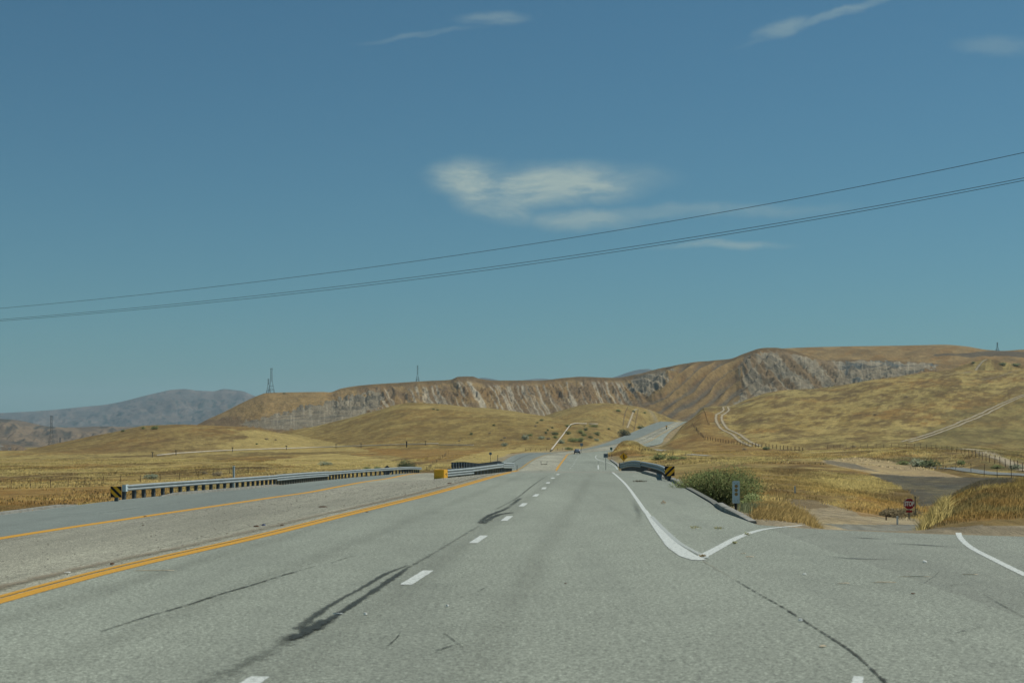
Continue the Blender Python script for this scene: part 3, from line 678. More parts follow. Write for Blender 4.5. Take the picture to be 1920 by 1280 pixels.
for q in ([(1290,985),(1360,986),(1410,989)], [(1255,951),(1330,955)], [(1480,1012),(1560,1000),(1640,1002)], [(1840,1112),(1880,1135),(1925,1160)], [(1750,1185),(1790,1205)], [(830,1185),(850,1200),(870,1215)], [(895,1110),(915,1100)], [(1500,1085),(1600,1098),(1700,1101)], [(1640,1005),(1800,1012),(1925,1018)],
          [(1280,973),(1330,975),(1400,978)], [(1260,1003),(1350,1002),(1420,1004)]):
    drape('road_crack', q, .05, M['crack'], .010, sub=10, flat=0, a=[.3,.8,.3], nw=5)
for y0, y1 in ((58, 74), (76, 112), (62, 70)):
    drape('road_crack', [(float(ex('LW', y))*.45 + float(ex('LY', y))*.55, y) for y in np.linspace(y0, y1, 6)], .09, M['crack'], .010, False, sub=8, a=[.2,.9,.8,.4,.9,.3], nw=5)
drape('road_crack', [(float(ex('LW', y))*.6 + float(ex('LY', y))*.4, y) for y in np.linspace(258, 470, 12)], .5, M['crack'], .04, False, sub=4, a=[.9,1,.9,.7], nw=5)
drape('road_crack', [(float(ex('LY', y))*.5 + float(ex('RY', y))*.5, y) for y in np.linspace(600, 900, 12)], 1.1, M['crack'], .06, False, sub=4, a=[.9,1,.9,.7], nw=5)
for off, al in ((1.0, .9), (2.75, .8), (4.9, .9), (6.5, .8)):      # worn darker wheel paths
    drape('wheel_path', [(float(ex('RY', 20 + y*.0)) + off + (y - 20) * .079 * (1 - .1), y) for y in np.arange(8, 84, 5)], .75, M['path'], .003 + off*.0003, False, sub=4, a=[.5*al, al, .8*al, al, .7*al, .4*al], nw=9)
rc = random.Random(5)
for k in range(11):      # short hairline cracks, some forked
    u, v = rc.uniform(300, 1850), rc.uniform(1010, 1270); q = [(u, v)]
    if u < 500 and v < 1090: continue
    a_ = rc.choice((rc.gauss(.1, .25), rc.gauss(-.7, .2)))
    for j in range(4):
        a_ += rc.gauss(0, .16); L = rc.uniform(8, 24); q.append((q[-1][0] + L*math.cos(a_), q[-1][1] + L*.45*math.sin(a_)))
    drape('road_crack', q, rc.uniform(.025, .045), M['crack'], .011, sub=8, flat=0, a=[.2,.9,1,.8,.2], nw=5)
# dirt washed against the median edge
drape('median_dirt', [(x - .9, y) for x, y in along('RY', list(np.arange(8, 84, 5)))], 1.1, M['dust'], .02, False, sub=6, a=[.9,1,.7,1,.8,.9,.6], nw=9)
drape('median_dirt', [(x - 1.7, y) for x, y in along('RY', list(np.arange(8, 70, 5)))], .18, M['crack'], .024, False, sub=6, a=[.2,.6,.3,.7,.3,.6,.3,.2], nw=5)
drape('median_dirt', [(x + 1.2, y) for x, y in along('LY', list(np.arange(12, 90, 6)))], .8, M['dust'], .02, False, sub=6, a=[.3,.6,.2,.7,.3], nw=7)

# dirt tracks and gravel roads over the hills
def ruts(name, pts, gap, w, m, **k):
    W = [(h.x, h.y) for h in (hit(u, v, k.get('ymin', 0)) for u, v in pts)]
    for s in (-1, 1):
        Q = []
        for i, (x, y) in enumerate(W):
            a_, b_ = W[max(i-1,0)], W[min(i+1,len(W)-1)]; d = Vector((b_[0]-a_[0], b_[1]-a_[1])).normalized()
            Q.append((x + d.y*s*gap/2, y - d.x*s*gap/2))
        drape(name, Q, w, m, .18, False, sub=14)
ruts('dirt_track', [(1406,754),(1378,761),(1361,770),(1349,777.5),(1348,787),(1354,799),(1361,806),(1374,812),(1387,821),(1399,829),(1417,837)], 2.9, 2.2, M['track'])
ruts('dirt_track', [(1698,829),(1735,818),(1773,805),(1806,791),(1841,777),(1872,762),(1925,740)], 2.6, 2.3, M['track'])
ruts('dirt_track', [(1765,704),(1800,700),(1824,697.5)], 2.0, 1.2, M['track'])
drape('dirt_track', [(1824,697,1110),(1822,689,1130),(1832,681,1150),(1850,675,1170)], 4, M['track'], .25)
drape('dirt_track', [(1178,770,1100),(1172,784,1000),(1168,799,900)], 1.6, M['track2'], .25)
drape('dirt_track', [(1196,769,1100),(1191,774,1080),(1184,786,990),(1176,799,900)], 2.0, M['track'], .25)
drape('dirt_track', [(1197,771,1100),(1192,788,980),(1188,801,900)], 1.6, M['track2'], .25)
drape('gravel_road', [(1808,841),(1838,845),(1862,855),(1893,868),(1935,884)], 7, M['track'], .12, ws=[9,8,6,5,5], nw=9, ymin=150)
drape('gravel_road', [(1733,874),(1780,878),(1830,884),(1880,889),(1940,893)], 6, M['greyroad'], .10, ws=[.8,1.8,2.6,3,3.2], nw=9, ymin=150)
drape('gravel_road', [(1190,835,520),(1212,839,490),(1238,845,455),(1262,851,425),(1292,858,385),(1330,864,350)], 7, M['gravelroad'], .12, ws=[12,12,9,7,5,2], nw=9)
drape('dirt_track', [(1840,712),(1890,700),(1940,693)], 1.6, M['track'], .15)

# ------------------------------------------------------------------ kerbs
def kerb(pts, w, h, label, name='kerb', m='concrete', tp=0):
    rt = []
    pts = [Vector(p) for p in pts]; mb = MB(); n = len(pts); vs = []; fs = []
    for i, p in enumerate(pts):
        d = (pts[min(i+1,n-1)] - pts[max(i-1,0)]); d.z = 0; d.normalize(); r = Vector((d.y, -d.x, 0))
        hh = h * (min(1, .06 + i/tp) if tp else (.12 if i == 0 else 1)) * (.2 if i == n-1 else 1) * random.uniform(.9, 1.06)
        for a_, z_ in ((0, -.12), (.03, hh*.85), (.07, hh), (w-.04, hh*1.02), (w, -.12)): vs.append(p + r * a_ + Vector((0, 0, z_)))
    for i in range(n-1):
        for k in range(4): fs.append((i*5+k, i*5+k+1, (i+1)*5+k+1, (i+1)*5+k))
    fs += [(0,1,2,3,4)[::-1], tuple((n-1)*5+k for k in range(5))]
    mb.add(vs, fs); o = mb.build(name, M[m]); return tag(o, label, 'kerb')
ky = [34.5,35.6,37,38.5,40,41.5,43]
kerb([(float(ex('RE', y))+.01, y, 0) for y in ky], .24, .14, 'raised concrete kerb block beside the pale delineator panel', tp=3.4)
ky = list(np.arange(43.3, 61, 1.7))
kerb([(float(ex('RE', y))+.03, y, 0) for y in ky], .26, .035, 'low worn asphalt kerb running from the dark bush to the concrete block', m='kerb_asphalt')
ky = list(np.arange(61.5, 71, 1.6))
kerb([(float(ex('RE', y))-.02, y, 0) for y in ky], .3, .14, 'broken grey kerb piece under the near end of the right guardrail')
ky = list(np.arange(71.8, 84, 1.5))
kerb([(float(ex('RE', y))-.1, y, 0) for y in ky], .3, .15, 'grey kerb piece at the foot of the curved right guardrail')
ky = list(np.arange(47, 70, 2.))
kerb([(float(ex('LW', y))-.45, y, float(ez('LW', y))) for y in ky], .35, .10, 'low pale kerb along the grass field before the left guardrail')
ky = list(np.arange(79, 104, 2.))
kerb([(float(ex('LW', y))+.12, y, float(ez('LW', y))) for y in ky], .3, .14, 'pale kerb along the foot of the long left guardrail')
ky = list(np.arange(275, 345, 6.))
kerb([(float(ex('RE', y))+.1, y, float(ez('RE', y))) for y in ky], .6, .2, 'far dirt edged kerb behind the merge warning sign')

# ------------------------------------------------------------------ guardrails
W2 = [(0,.43),(.07,.455),(.085,.50),(.07,.545),(0,.575),(0,.60),(.07,.63),(.085,.675),(.07,.72),(0,.745)]
W3 = [(0,.30),(.07,.325),(.085,.36),(.07,.40),(0,.43),(0,.455),(.07,.48),(.085,.52),(.07,.56),(0,.60),(0,.625),(.07,.655),(.085,.70),(.07,.74),(0,.77)]
def rail(path, prof, parent, side=1, name='rail', m=None, thick=.012):
    """corrugated beam along world path; side +1 faces the right hand of the path direction"""
    path = [Vector(p) for p in path]; n = len(path); k = len(prof); vs = []; fs = []
    for i, p in enumerate(path):
        d = path[min(i+1,n-1)] - path[max(i-1,0)]; d.z = 0; d.normalize(); r = Vector((d.y, -d.x, 0)) * side
        for q in (0, -thick):
            for a_, z_ in prof: vs.append(p + r * (a_ + q) + Vector((0, 0, z_)))
    for i in range(n-1):
        b0, b1 = i*2*k, (i+1)*2*k
        for j in range(k-1):
            fs.append((b0+j, b0+j+1, b1+j+1, b1+j)); fs.append((b0+k+j+1, b0+k+j, b1+k+j, b1+k+j+1))
        fs.append((b0, b1, b1+k, b0+k)); fs.append((b0+k-1, b0+2*k-1, b1+2*k-1, b1+k-1))
    mb = MB().add(vs, fs); return mb.build(name, m or M['steel'], parent)
def resample(pts, step):
    pts = [Vector(p) for p in pts]; out = [pts[0].copy()]; acc = 0
    for a_, b_ in zip(pts[:-1], pts[1:]):
        L = (b_-a_).length; t = step - acc
        while t <= L: out.append(a_.lerp(b_, t/L)); t += step
        acc = L - (t - step)
    return out
pm_ = None
def posts(path, step, parent, off, m, size=(.15,.2,.95), side=1, cap=98, z0=-.25):
    mb = MB().box((0,0,size[2]/2+z0), size); first = None; P_ = resample(path, step)[:cap]
    for i, p in enumerate(P_):
        q = P_[min(i+1, len(P_)-1)] - P_[max(i-1, 0)]; a_ = math.atan2(q.y, q.x) - math.pi/2
        d = Vector((math.cos(a_+math.pi/2), math.sin(a_+math.pi/2), 0)); r = Vector((d.y, -d.x, 0)) * side
        loc = p - parent.location + r * off
        if first is None: first = mb.build('post', m, parent); o = first
        else: o = first.copy(); COL.objects.link(o); o.parent = parent
        o.location = loc; o.rotation_euler = (random.uniform(-.02,.02), random.uniform(-.02,.02), a_)
def rel(path, root): return [Vector(p) - root.location for p in path]
def LP(y, off): return (float(ex('LW', y)) + off, y, float(ez('LW', y)))
# left guardrail
p1 = [LP(y, -.12) for y in np.arange(75.5, 104.1, 2.0)]
p2 = [LP(y, -.12) for y in np.arange(103.5, 128.1, 2.0)]
p3 = [LP(y, -.12 - .25 * max(0, (y-150)/30)) for y in np.arange(127.5, 180.1, 2.5)]
g = empty('guardrail', p1[0], 'long steel guardrail with dark posts along the left road beside the grass field', 'guardrail')
rail(rel(p1, g), W2, g, 1); rail(rel(p2, g), W3, g, 1); rail(rel(p3, g), W2, g, 1)
posts(p1, 1.28, g, -.14, M['steel_dark'], (.16,.2,.95)); 
posts(p2, 1.0, g, -.14, M['wood'], (.16,.2,.95)); posts(p3, 1.9, g, -.14, M['steel_dark'], (.16,.2,.95))
MB().box((.03, -.16, .59), (.06, .62, .36)).box((.0,-.48,.59), (.2,.05,.36)).build('end_plate', M['panel'], g)
p = LP(73.4, .1)
# striped object markers
def marker(loc, lean, label, post_h, s=.46, name='object_marker', ztop=None):
    t_ = empty(name, loc, label, 'hazard marker')
    c = post_h
    MB().box((0, 0, c), (s, .012, s)).build('panel', M['black'], t_)
    mb = MB()
    h_ = s/2
    for k in (-.34, .34):
        # diagonal bars clipped to the panel
        bw = .28 * s; pts = []
        lo, hi2 = k*s - bw/2*1.3, k*s + bw/2*1.3
        def clipline(c0):
            res = []
            for x in (-h_, h_):
                z = lean * x + c0
                if -h_ <= z <= h_: res.append((x, z))
            for z in (-h_, h_):
                x = (z - c0) / lean
                if -h_ < x < h_: res.append((x, z))
            return res
        A, B = clipline(lo), clipline(hi2)
        poly = A + B
        for cx, cz in ((-h_,-h_),(-h_,h_),(h_,-h_),(h_,h_)):
            vv = cz - lean * cx
            if lo < vv < hi2: poly.append((cx, cz))
        if len(poly) < 3: continue
        mx = sum(q[0] for q in poly)/len(poly); mz = sum(q[1] for q in poly)/len(poly)
        poly.sort(key=lambda q: math.atan2(q[1]-mz, q[0]-mx))
        mb.plate(poly, -.012, -.008, (0, 0, c))
    mb.build('stripes', M['signyellow'], t_)
    MB().box((0, .10, (c - s/2)/2 + .02), (.17, .15, c - s/2 + .35)).build('post', M['steel_dark'], t_)
    return t_
marker((p[0]+.22, 72.8, -1.25), -1.0, 'square black and yellow striped marker at the near end of the left guardrail', .53, .56)
# right guardrail
def RP(y, off):
    return (float(ex('RE', y)) + off, y, float(ez('RE', y)))
rk = [(68,7.35),(74,7.85),(80,8.2),(88,8.45),(96,8.75),(104,8.95),(112,9.15),(118,9.2),(124,9.15)]
rzk = [(60,-.12),(69,-.14),(74,-.17),(80,-.19),(88,-.22),(96,-.28),(104,-.36),(112,-.54),(118,-.76),(126,-.98)]
def rzp(y): return float(pchip([a_ for a_, b_ in rzk], [b_ for a_, b_ in rzk], y))
def rxp(y): return float(pchip([a_ for a_, b_ in rk], [b_ for a_, b_ in rk], y))
q1 = [(rxp(y), y, rzp(y)) for y in np.arange(68.5, 97.1, 1.6)]
q2 = [(rxp(y), y, rzp(y)) for y in np.arange(96.5, 121.5, 1.6)]
g = empty('guardrail', q1[0], 'curved steel guardrail on the right edge of the bridge, seen with its shaded side', 'guardrail')
rail(rel(q1, g), W2, g, -1); rail(rel(q2, g), W3, g, -1)
posts(q1, 1.25, g, -.16, M['steel_dark'], (.16,.2,1.1), -1, z0=-.4); posts(q2, 1.0, g, -.16, M['steel_dark'], (.16,.2,1.6), -1, z0=-.95)
MB().box(Vector(q2[-1]) - g.location + Vector((0, .2, .52)), (.18, .5, .5)).build('end_terminal', M['black'], g)
MB().box(Vector((rxp(88), 88, rzp(88))) - g.location + Vector((.05, 0, .2)), (.2, 1.6, .32)).build('spacer_block', M['rustwood'], g)
marker((7.45, 67.2, -.15), 1.0, 'square black and yellow striped marker at the near end of the right guardrail', .62, .46)
# median crash cushion and rail
def line(a_, b_, n): return [Vector(a_).lerp(Vector(b_), i/(n-1)) for i in range(n)]
A = Vector((-4.75, 93, -.82)); B = Vector((-3.05, 101, -.80)); Cc = Vector((-1.6, 111, -.78)); D = Vector((-.05, 125.5, -1.0))
cc = empty('crash_cushion', A, 'yellow nosed steel crash cushion on the gravel median', 'crash cushion', rz=-math.atan2((B-A).x, (B-A).y))
nose = MB(); pf = [(-.36,0),(-.34,-.10),(-.26,-.16),(.26,-.16),(.34,-.10),(.36,0),(.36,.75),(-.36,.75)]
nose.add([(x, y, z) for z in (.14, .80) for x, y in pf], [tuple(range(8)), tuple(range(15, 7, -1))] + [(i, (i+1)%8, (i+1)%8+8, i+8) for i in range(8)])
nb = nose.build('nose', M['boxyellow'], cc)
MB().add([(.362,.16,.50),(.362,.48,.58),(.362,.48,.38)], [(0,1,2)]).add([(.362,.3,.36),(.362,.46,.34),(.362,.4,.28)], [(0,1,2)]).build('arrow_mark', M['black'], nb)
MB().box((0, 0, .10), (.5, .3, .1)).box((-.2,-.1,.05),(.14,.2,.1)).box((.2,-.1,.05),(.14,.2,.1)).build('skid_foot', M['rubber'], cc)
L_ = (B - A).length
for s_ in (-1, 1):
    rail([(s_*.30, .76 + t_*(L_-.76), 0) for t_ in np.linspace(0, 1, 9)], W3, cc, s_, 'side_panel')
MB().box((0, L_/2+.4, .05), (.4, L_-.8, .08)).build('base_rail', M['steel_dark'], cc)
for k in range(6):
    MB().box((0, 1.0 + k*1.25, .42), (.56, .08, .7)).build('diaphragm', M['steel_dark'], cc)
g = empty('guardrail', B, 'double sided steel guardrail on the median behind the yellow crash cushion', 'guardrail')
def offs(path, o):
    r_ = []
    for i, p_ in enumerate(path):
        d = (path[min(i+1,len(path)-1)] - path[max(i-1,0)]).normalized(); r_.append(p_ + Vector((d.y, -d.x, 0)) * o)
    return r_
m1 = line(B, Cc, 8) + line(Cc, (-.95, 117, -.82), 5)[1:]; m2 = line((-.95,117,-.82), D, 8)
for s_ in (-1, 1):
    rail(rel(offs(m1, .22*s_), g), W2, g, s_); rail(rel([q_ + Vector((0,0,.08)) for q_ in offs(m2, .22*s_)], g), W3, g, s_)
posts(m1, 1.5, g, 0, M['wood'], (.16,.2,1.1), z0=-.4); posts(m2, 1.0, g, 0, M['steel_dark'], (.18,.3,1.1), z0=-.4)
bb = [P(847, 866.5, 150), P(870, 865.5, 153), P(897, 868.5, 160), P(915,866.5,168), P(938, 863.5, 180)]
bb = [b_ - Vector((0,0,.76)) for b_ in bb]
g = empty('guardrail', bb[0], 'dark far guardrail seen from behind between the two roads', 'guardrail')
rail(rel(bb, g), W3, g, -1, m=M['steel_dark']); posts(bb, .7, g, .12, M['steel_dark'], (.2,.2,1.6), z0=-.9)

# ------------------------------------------------------------------ signs and posts
def pole(root, h, m='steel_dark', w=.06, z0=-.3, x=0, y=.05): return MB().box((x, y, (h+z0)/2), (w, w*.7, h - z0)).build('post', M[m], root)
def diamond(h): return [(0,-h),(h,0),(0,h),(-h,0)]
def rrect(w, h, r=.03):
    o = []
    for cx, cz, a0 in ((w/2-r, h/2-r, 0), (-w/2+r, h/2-r, 90), (-w/2+r, -h/2+r, 180), (w/2-r, -h/2+r, 270)):
        for k in range(4): t_ = math.radians(a0 + k*30); o.append((cx + r*math.cos(t_), cz + r*math.sin(t_)))
    return o
def disc(r, n=14): return [(r*math.cos(2*math.pi*k/n), r*math.sin(2*math.pi*k/n)) for k in range(n)]
# merge warning
y = 180; b = P(1169.3, 856, y); gzv = gz(b.x, y); t_ = empty('warning_sign', (b.x, y, gzv), 'yellow diamond merge sign with black arrow behind the right guardrail', 'warning sign')
c = b.z - gzv; pole(t_, c)
MB().plate(diamond(.555), 0, .01, (0,0,c)).build('border', M['black'], t_); fc = MB().plate(diamond(.535), -.006, 0, (0,0,c)).build('panel', M['signyellow'], t_)
mb = MB(); mb.plate([(-.045,-.27),(.045,-.27),(.045,.12),(-.045,.12)], -.012, -.006, (0,0,c)); mb.plate([(-.14,.10),(.14,.10),(0,.31)], -.012, -.006, (0,0,c))
mb.plate([(.05,-.02),(.05,-.12),(.17,-.27),(.24,-.22)], -.0125, -.0065, (0,0,c)); mb.build('arrow', M['black'], fc)
# pale delineator panel
b = Vector(((1380-960)/F*39.2, 39.2, 0)); b.z = gz(b.x, b.y); t_ = empty('delineator', b, 'pale blue panel with three amber discs on a short dark post beside the kerb', 'road marker')
zt = H - (901 - V0)*39.2/F - b.z; zb = H - (943 - V0)*39.2/F - b.z
MB().plate(rrect(.205, zt-zb, .03), -.01, .0, (0,0,(zt+zb)/2)).build('panel', M['panel'], t_)
for k, vv in enumerate((911, 918.5, 926)):
    zz = H - (vv - V0)*39.2/F - b.z; MB().plate(disc(.046), -.016, -.010, (.004, 0, zz)).build('reflector', M['amber'], t_)
mb = MB()
for dx in (-.035, .04):
    for vv in (906, 938): mb.plate(disc(.009, 8), -.014, -.010, (dx, 0, H - (vv - V0)*39.2/F - b.z))
mb.build('bolt_holes', M['black'], t_)
MB().tube([(0,.05,-.2),(.0,.05,zb+.25)], [.042,.034], 8).build('post', M['black'], t_)
# stop sign
y = 95.5; b = P(1704.8, 944.2, y); gzv = gz(b.x, y)
t_ = empty('stop_sign', (b.x, y, gzv), 'red octagonal stop sign on a thin post at the dip in the side road', 'stop sign'); c = b.z - gzv
oc = lambda r: [(r*math.cos(math.radians(22.5+45*k)), r*math.sin(math.radians(22.5+45*k))) for k in range(8)]
pole(t_, c, w=.07)
MB().plate(oc(.395), 0, .01, (0,0,c)).build('border', M['signwhite'], t_); fc = MB().plate(oc(.378), -.006, 0, (0,0,c)).build('panel', M['red'], t_)
MB().plate(rrect(.42, .14, .02), -.006, .004, (0,0,c-.50)).build('plaque', M['red'], t_)
def text(word, size, m, parent, loc, name='lettering'):
    cu = bpy.data.curves.new(name, 'FONT'); cu.body = word; cu.size = size; cu.align_x = 'CENTER'; cu.align_y = 'CENTER'; cu.extrude = .002; cu.offset = .012
    tmp = bpy.data.objects.new('tmp', cu); COL.objects.link(tmp); dg = bpy.context.evaluated_depsgraph_get()
    me = bpy.data.meshes.new_from_object(tmp.evaluated_get(dg)); bpy.data.objects.remove(tmp); me.materials.clear(); me.materials.append(m)
    o = bpy.data.objects.new(name, me); COL.objects.link(o); o.parent = parent; o.location = loc; o.rotation_euler = (math.pi/2, 0, 0); o.scale = (1, 1.55, 1); return o
text('STOP', .265, M['signwhite'], fc, (0, -.012, c))
# thin posts near the stop sign
def thin(name, u, v0, v1, y, label, m='steel_dark', w=.05, cat='post', gx=True):
    y = float(hit(u, v1).y) if y is None else y; x = (u-960)/F*y; g_ = gz(x, y) if gx else H-(v1-V0)*y/F; ztop = H - (v0-V0)*y/F
    mb = MB().box((0,0,(ztop-g_)/2-.1), (w, w, ztop-g_+.2)).box((0,0,ztop-g_+.02),(w*1.25,w*1.25,.05))
    return tag_loc(mb.build(name, M[m]), (x, y, g_), label, cat)
def tag_loc(o, loc, label, cat, group=None): o.location = loc; return tag(o, label, cat, group)
thin('post', 1716.0, 931, 980, 99, 'tall thin dark post just right of the stop sign', w=.06)
thin('marker_post', 1682.5, 969, 992, 84, 'short pale marker post left of the stop sign', 'lwhite', .09)
thin('marker_post', 1490.5, 912, 927, None, 'small pale marker in the dry gully behind the golden verge', 'panel', .09)
thin('post', 1661.5, 966, 984, 90, 'short dark post before the brown brush by the side road', 'rustwood', .07)
thin('marker_post', 438.3, 874.5, 890, 101, 'narrow blue grey marker standing behind the left guardrail', 'panel', .13)
thin('post', 969.5, 872, 880, 235, 'short dark post at the median end beyond the crest', 'steel_dark', .09)
thin('marker_post', 1121.5, 864, 876, 300, 'thin grey marker post beyond the crest near the short lane stripe', 'signback', .06)
thin('post', 933.3, 853, 862, 300, 'short dark post beside the far round sign', 'steel_dark', .12)
def boardsign(u, v0, v1, wpx, vb, y, label, m='signback', marks=False, cat='road sign', shape=None, name='road_sign'):
    x = (u-960)/F*y; g_ = H-(vb-V0)*y/F; gg = top(x, y)
    if abs(gg-g_) < 1.5: g_ = gg
    z0, z1 = H-(v1-V0)*y/F - g_, H-(v0-V0)*y/F - g_; wd = wpx/F*y
    t_ = empty(name, (x, y, g_), label, cat); pole(t_, (z0+z1)/2, w=.07)
    poly = shape(wd, z1-z0) if shape else rrect(wd, z1-z0, .05)
    pn = MB().plate(poly, -.01, .01, (0,0,(z0+z1)/2)).build('panel', M[m], t_)
    if marks: MB().box((0,-.014,(z0+z1)/2+.12*(z1-z0)), (wd*.5,.004,(z1-z0)*.16)).box((0,-.014,(z0+z1)/2-.2*(z1-z0)), (wd*.65,.004,(z1-z0)*.14)).build('marks', M['black'], pn)
    return t_
spade = lambda w_, h_: [(-w_*.5,h_*.4),(-w_*.3,h_*.5),(w_*.3,h_*.5),(w_*.5,h_*.4),(w_*.48,0),(w_*.2,-h_*.35),(0,-h_*.5),(-w_*.2,-h_*.35),(-w_*.48,0)]
boardsign(1135.8, 850, 857.6, 8.3, 882, 250, 'grey square sign on a thin post beyond the crest', marks=True)
boardsign(1146, 838.3, 844.4, 4.8, 858, 360, 'small green spade shaped route sign beside the grassy mound', 'green', shape=spade)
boardsign(919.6, 847.6, 852.6, 5.6, 864, 300, 'small grey round topped sign on the left bank beyond the median rail', shape=lambda w_, h_: disc(w_/2))
boardsign(1090.4, 830.3, 836, 5.2, 847, 455, 'grey sign at the roadside just right of the car', marks=False)
y = 190; b = P(726, 882, y); gg = gz(b.x, y); t_ = empty('warning_sign', (b.x, y, gg), 'dark back of a diamond sign peeking over the left guardrail', 'warning sign'); pole(t_, b.z-gg)
MB().plate(diamond(.75), -.01, .01, (0,0,b.z-gg)).build('panel', M['steel_dark'], t_)
# low frame on the median
x0, y = (1014.5-960)/F*290, 290; z_ = float(road_z(np.float64(x0+.6), np.float64(y))[0])
t_ = empty('barrier_frame', (x0+.6, y, z_), 'low dark frame of two uprights and a bar on the gravel median', 'barrier')
for s_ in (-.6, .6): MB().box((s_,0,.36),(.07,.07,.82)).build('upright', M['steel_dark'], t_)
MB().box((0,0,.12),(1.2,.08,.12)).build('bar', M['rustwood'], t_)
# far keep-right style sign in the upper median
y = 830; b = P(1249.5, 805, y); zz = float(road_z(np.float64(b.x), np.float64(y))[0])
t_ = empty('median_sign', (b.x, y, zz), 'small yellow and black sign standing on the far uphill median', 'road sign'); pole(t_, 2.4, w=.12)
MB().plate(diamond(.62), -.03, 0, (0,0,2.0)).build('panel', M['signyellow'], t_); MB().plate(rrect(.7,.75,.05), -.03, 0, (0,0,1.0)).build('lower_panel', M['black'], t_)
# ------------------------------------------------------------------ car
def car():
    y = 418; x = (1082-960)/F*y; z_ = top(x, y)
    t_ = empty('car', (x, y, z_+.03), 'dark slate grey car driving away down the road in the distance', 'car', rz=-.045)
    def loft(sec, name, m, par):
        vs = []; fs = []; n = 12
        for (yy, w_, zb, zt) in sec:
            for k in range(n):
                a_ = 2*math.pi*k/n + math.pi/n; cx = max(-1, min(1, 1.25*math.cos(a_))); cz = max(-1, min(1, 1.25*math.sin(a_)))
                vs.append((cx*w_/2, yy, (zb+zt)/2 + cz*(zt-zb)/2))
        for i in range(len(sec)-1):
            for k in range(n): fs.append((i*n+k, i*n+(k+1)%n, (i+1)*n+(k+1)%n, (i+1)*n+k))
        fs += [tuple(range(n))[::-1], tuple((len(sec)-1)*n+k for k in range(n))]
        return MB().add(vs, fs).build(name, m, par, True)
    loft([(-2.25,1.65,.42,.80),(-2.15,1.8,.32,.98),(-1.4,1.86,.28,1.0),(0,1.86,.26,.98),(1.4,1.84,.28,.92),(2.1,1.7,.32,.8),(2.3,1.4,.4,.65)], 'body', M['carpaint'], t_)
    cb = loft([(-1.95,1.35,.9,1.02),(-1.45,1.42,.9,1.40),(-.9,1.42,.9,1.46),(.2,1.42,.9,1.46),(.95,1.4,.9,1.05)], 'cabin', M['carpaint'], t_)
    MB().add([(-.62,-1.93,1.02),(.62,-1.93,1.02),(.56,-1.50,1.36),(-.56,-1.50,1.36)], [(0,1,2,3)]).build('rear_window', M['glass'], cb)
    for s_ in (-1, 1):
        MB().add([(s_*.72,-1.3,1.02),(s_*.72,.6,1.02),(s_*.72,.1,1.38),(s_*.72,-.95,1.38)], [(0,1,2,3)]).build('side_window', M['glass'], cb)
        MB().box((s_*.74,-2.24,.80),(.28,.04,.14)).build('tail_light', M['tail'], t_); MB().box((s_*1.0,.75,1.0),(.18,.1,.14)).build('wing_mirror', M['carpaint'], t_)
        for yy in (-1.4, 1.45):
            MB().tube([(s_*.70,yy,.32),(s_*.93,yy,.32)], .33, 16).build('wheel', M['rubber'], t_)
    MB().box((0,-2.3,.42),(1.5,.1,.22)).build('bumper', M['black'], t_); MB().box((0,-2.285,.66),(.5,.02,.13)).build('number_plate', M['signwhite'], t_)
car()
# ------------------------------------------------------------------ pipelines
def pipe(pts, r, label, rise=.35, ymin=0, yy=None):
    W = []
    for p_ in pts: h_ = hit(p_[0], p_[1], p_[2] if len(p_) > 2 else ymin, r + rise); W.append(h_)
    o = MB(); T_ = []
    for a_, b_ in zip(W[:-1], W[1:]):
        n = max(2, int((b_-a_).length/12))
        for k in range(n): q = a_.lerp(b_, k/n); T_.append(Vector((q.x, q.y, max(gz(q.x, q.y)+r+.1, q.z))))
    T_.append(W[-1]); o.tube(T_, r, 8); ob = o.build('pipeline', M['pipe'], None, True); return tag(ob, label, 'pipeline'), W
pipe([(294,856.5),(330,852.5),(400,848),(440,846.3),(510,843.7),(590,841),(675,838),(762,835.2),(822,833.9)], .19, 'long pale pipe crossing the foot of the left grassy hills')
pipe([(822,836),(855,836),(888,837)], .15, 'short pale pipe lying in line with the end of the long left pipe')
pipe([(1033.5,846.5),(1043,834),(1056,817),(1068,800),(1071,797.5),(1077,796),(1100,796)], .27, 'pale bent pipe climbing the bushy slope above the road')
pipe([(1104,796.5),(1120.5,796.5)], .27, 'short pale pipe end right of the bent pipe on the slope')
tp = [(286,857,10),(330,853,10),(436,847,9),(537,843,9),(630,840,9),(677,838.5,9),(798,834.5,8)]
first = None
for u, v, hp in tp:
    h_ = hit(u, v); hh = hp/F*h_.y
    if first is None:
        first = MB().box((0,0,hh/2-.2),(.22,.22,hh+.4)).box((0,0,hh-.15),(1.0,.15,.18)).build('marker_post', M['wood']); o = first
    else: o = first.copy(); COL.objects.link(o)
    tag_loc(o, h_, 'thin T topped post standing beside the long left pipeline', 'post', 'T topped posts along the left pipeline')
h_ = hit(762.5, 838); tag_loc(MB().box((0,0,1.0),(.42,.42,2.6)).box((0,0,2.2),(.5,.5,.15)).build('post', M['black']), h_, 'thick black post in front of the left pipeline', 'post')

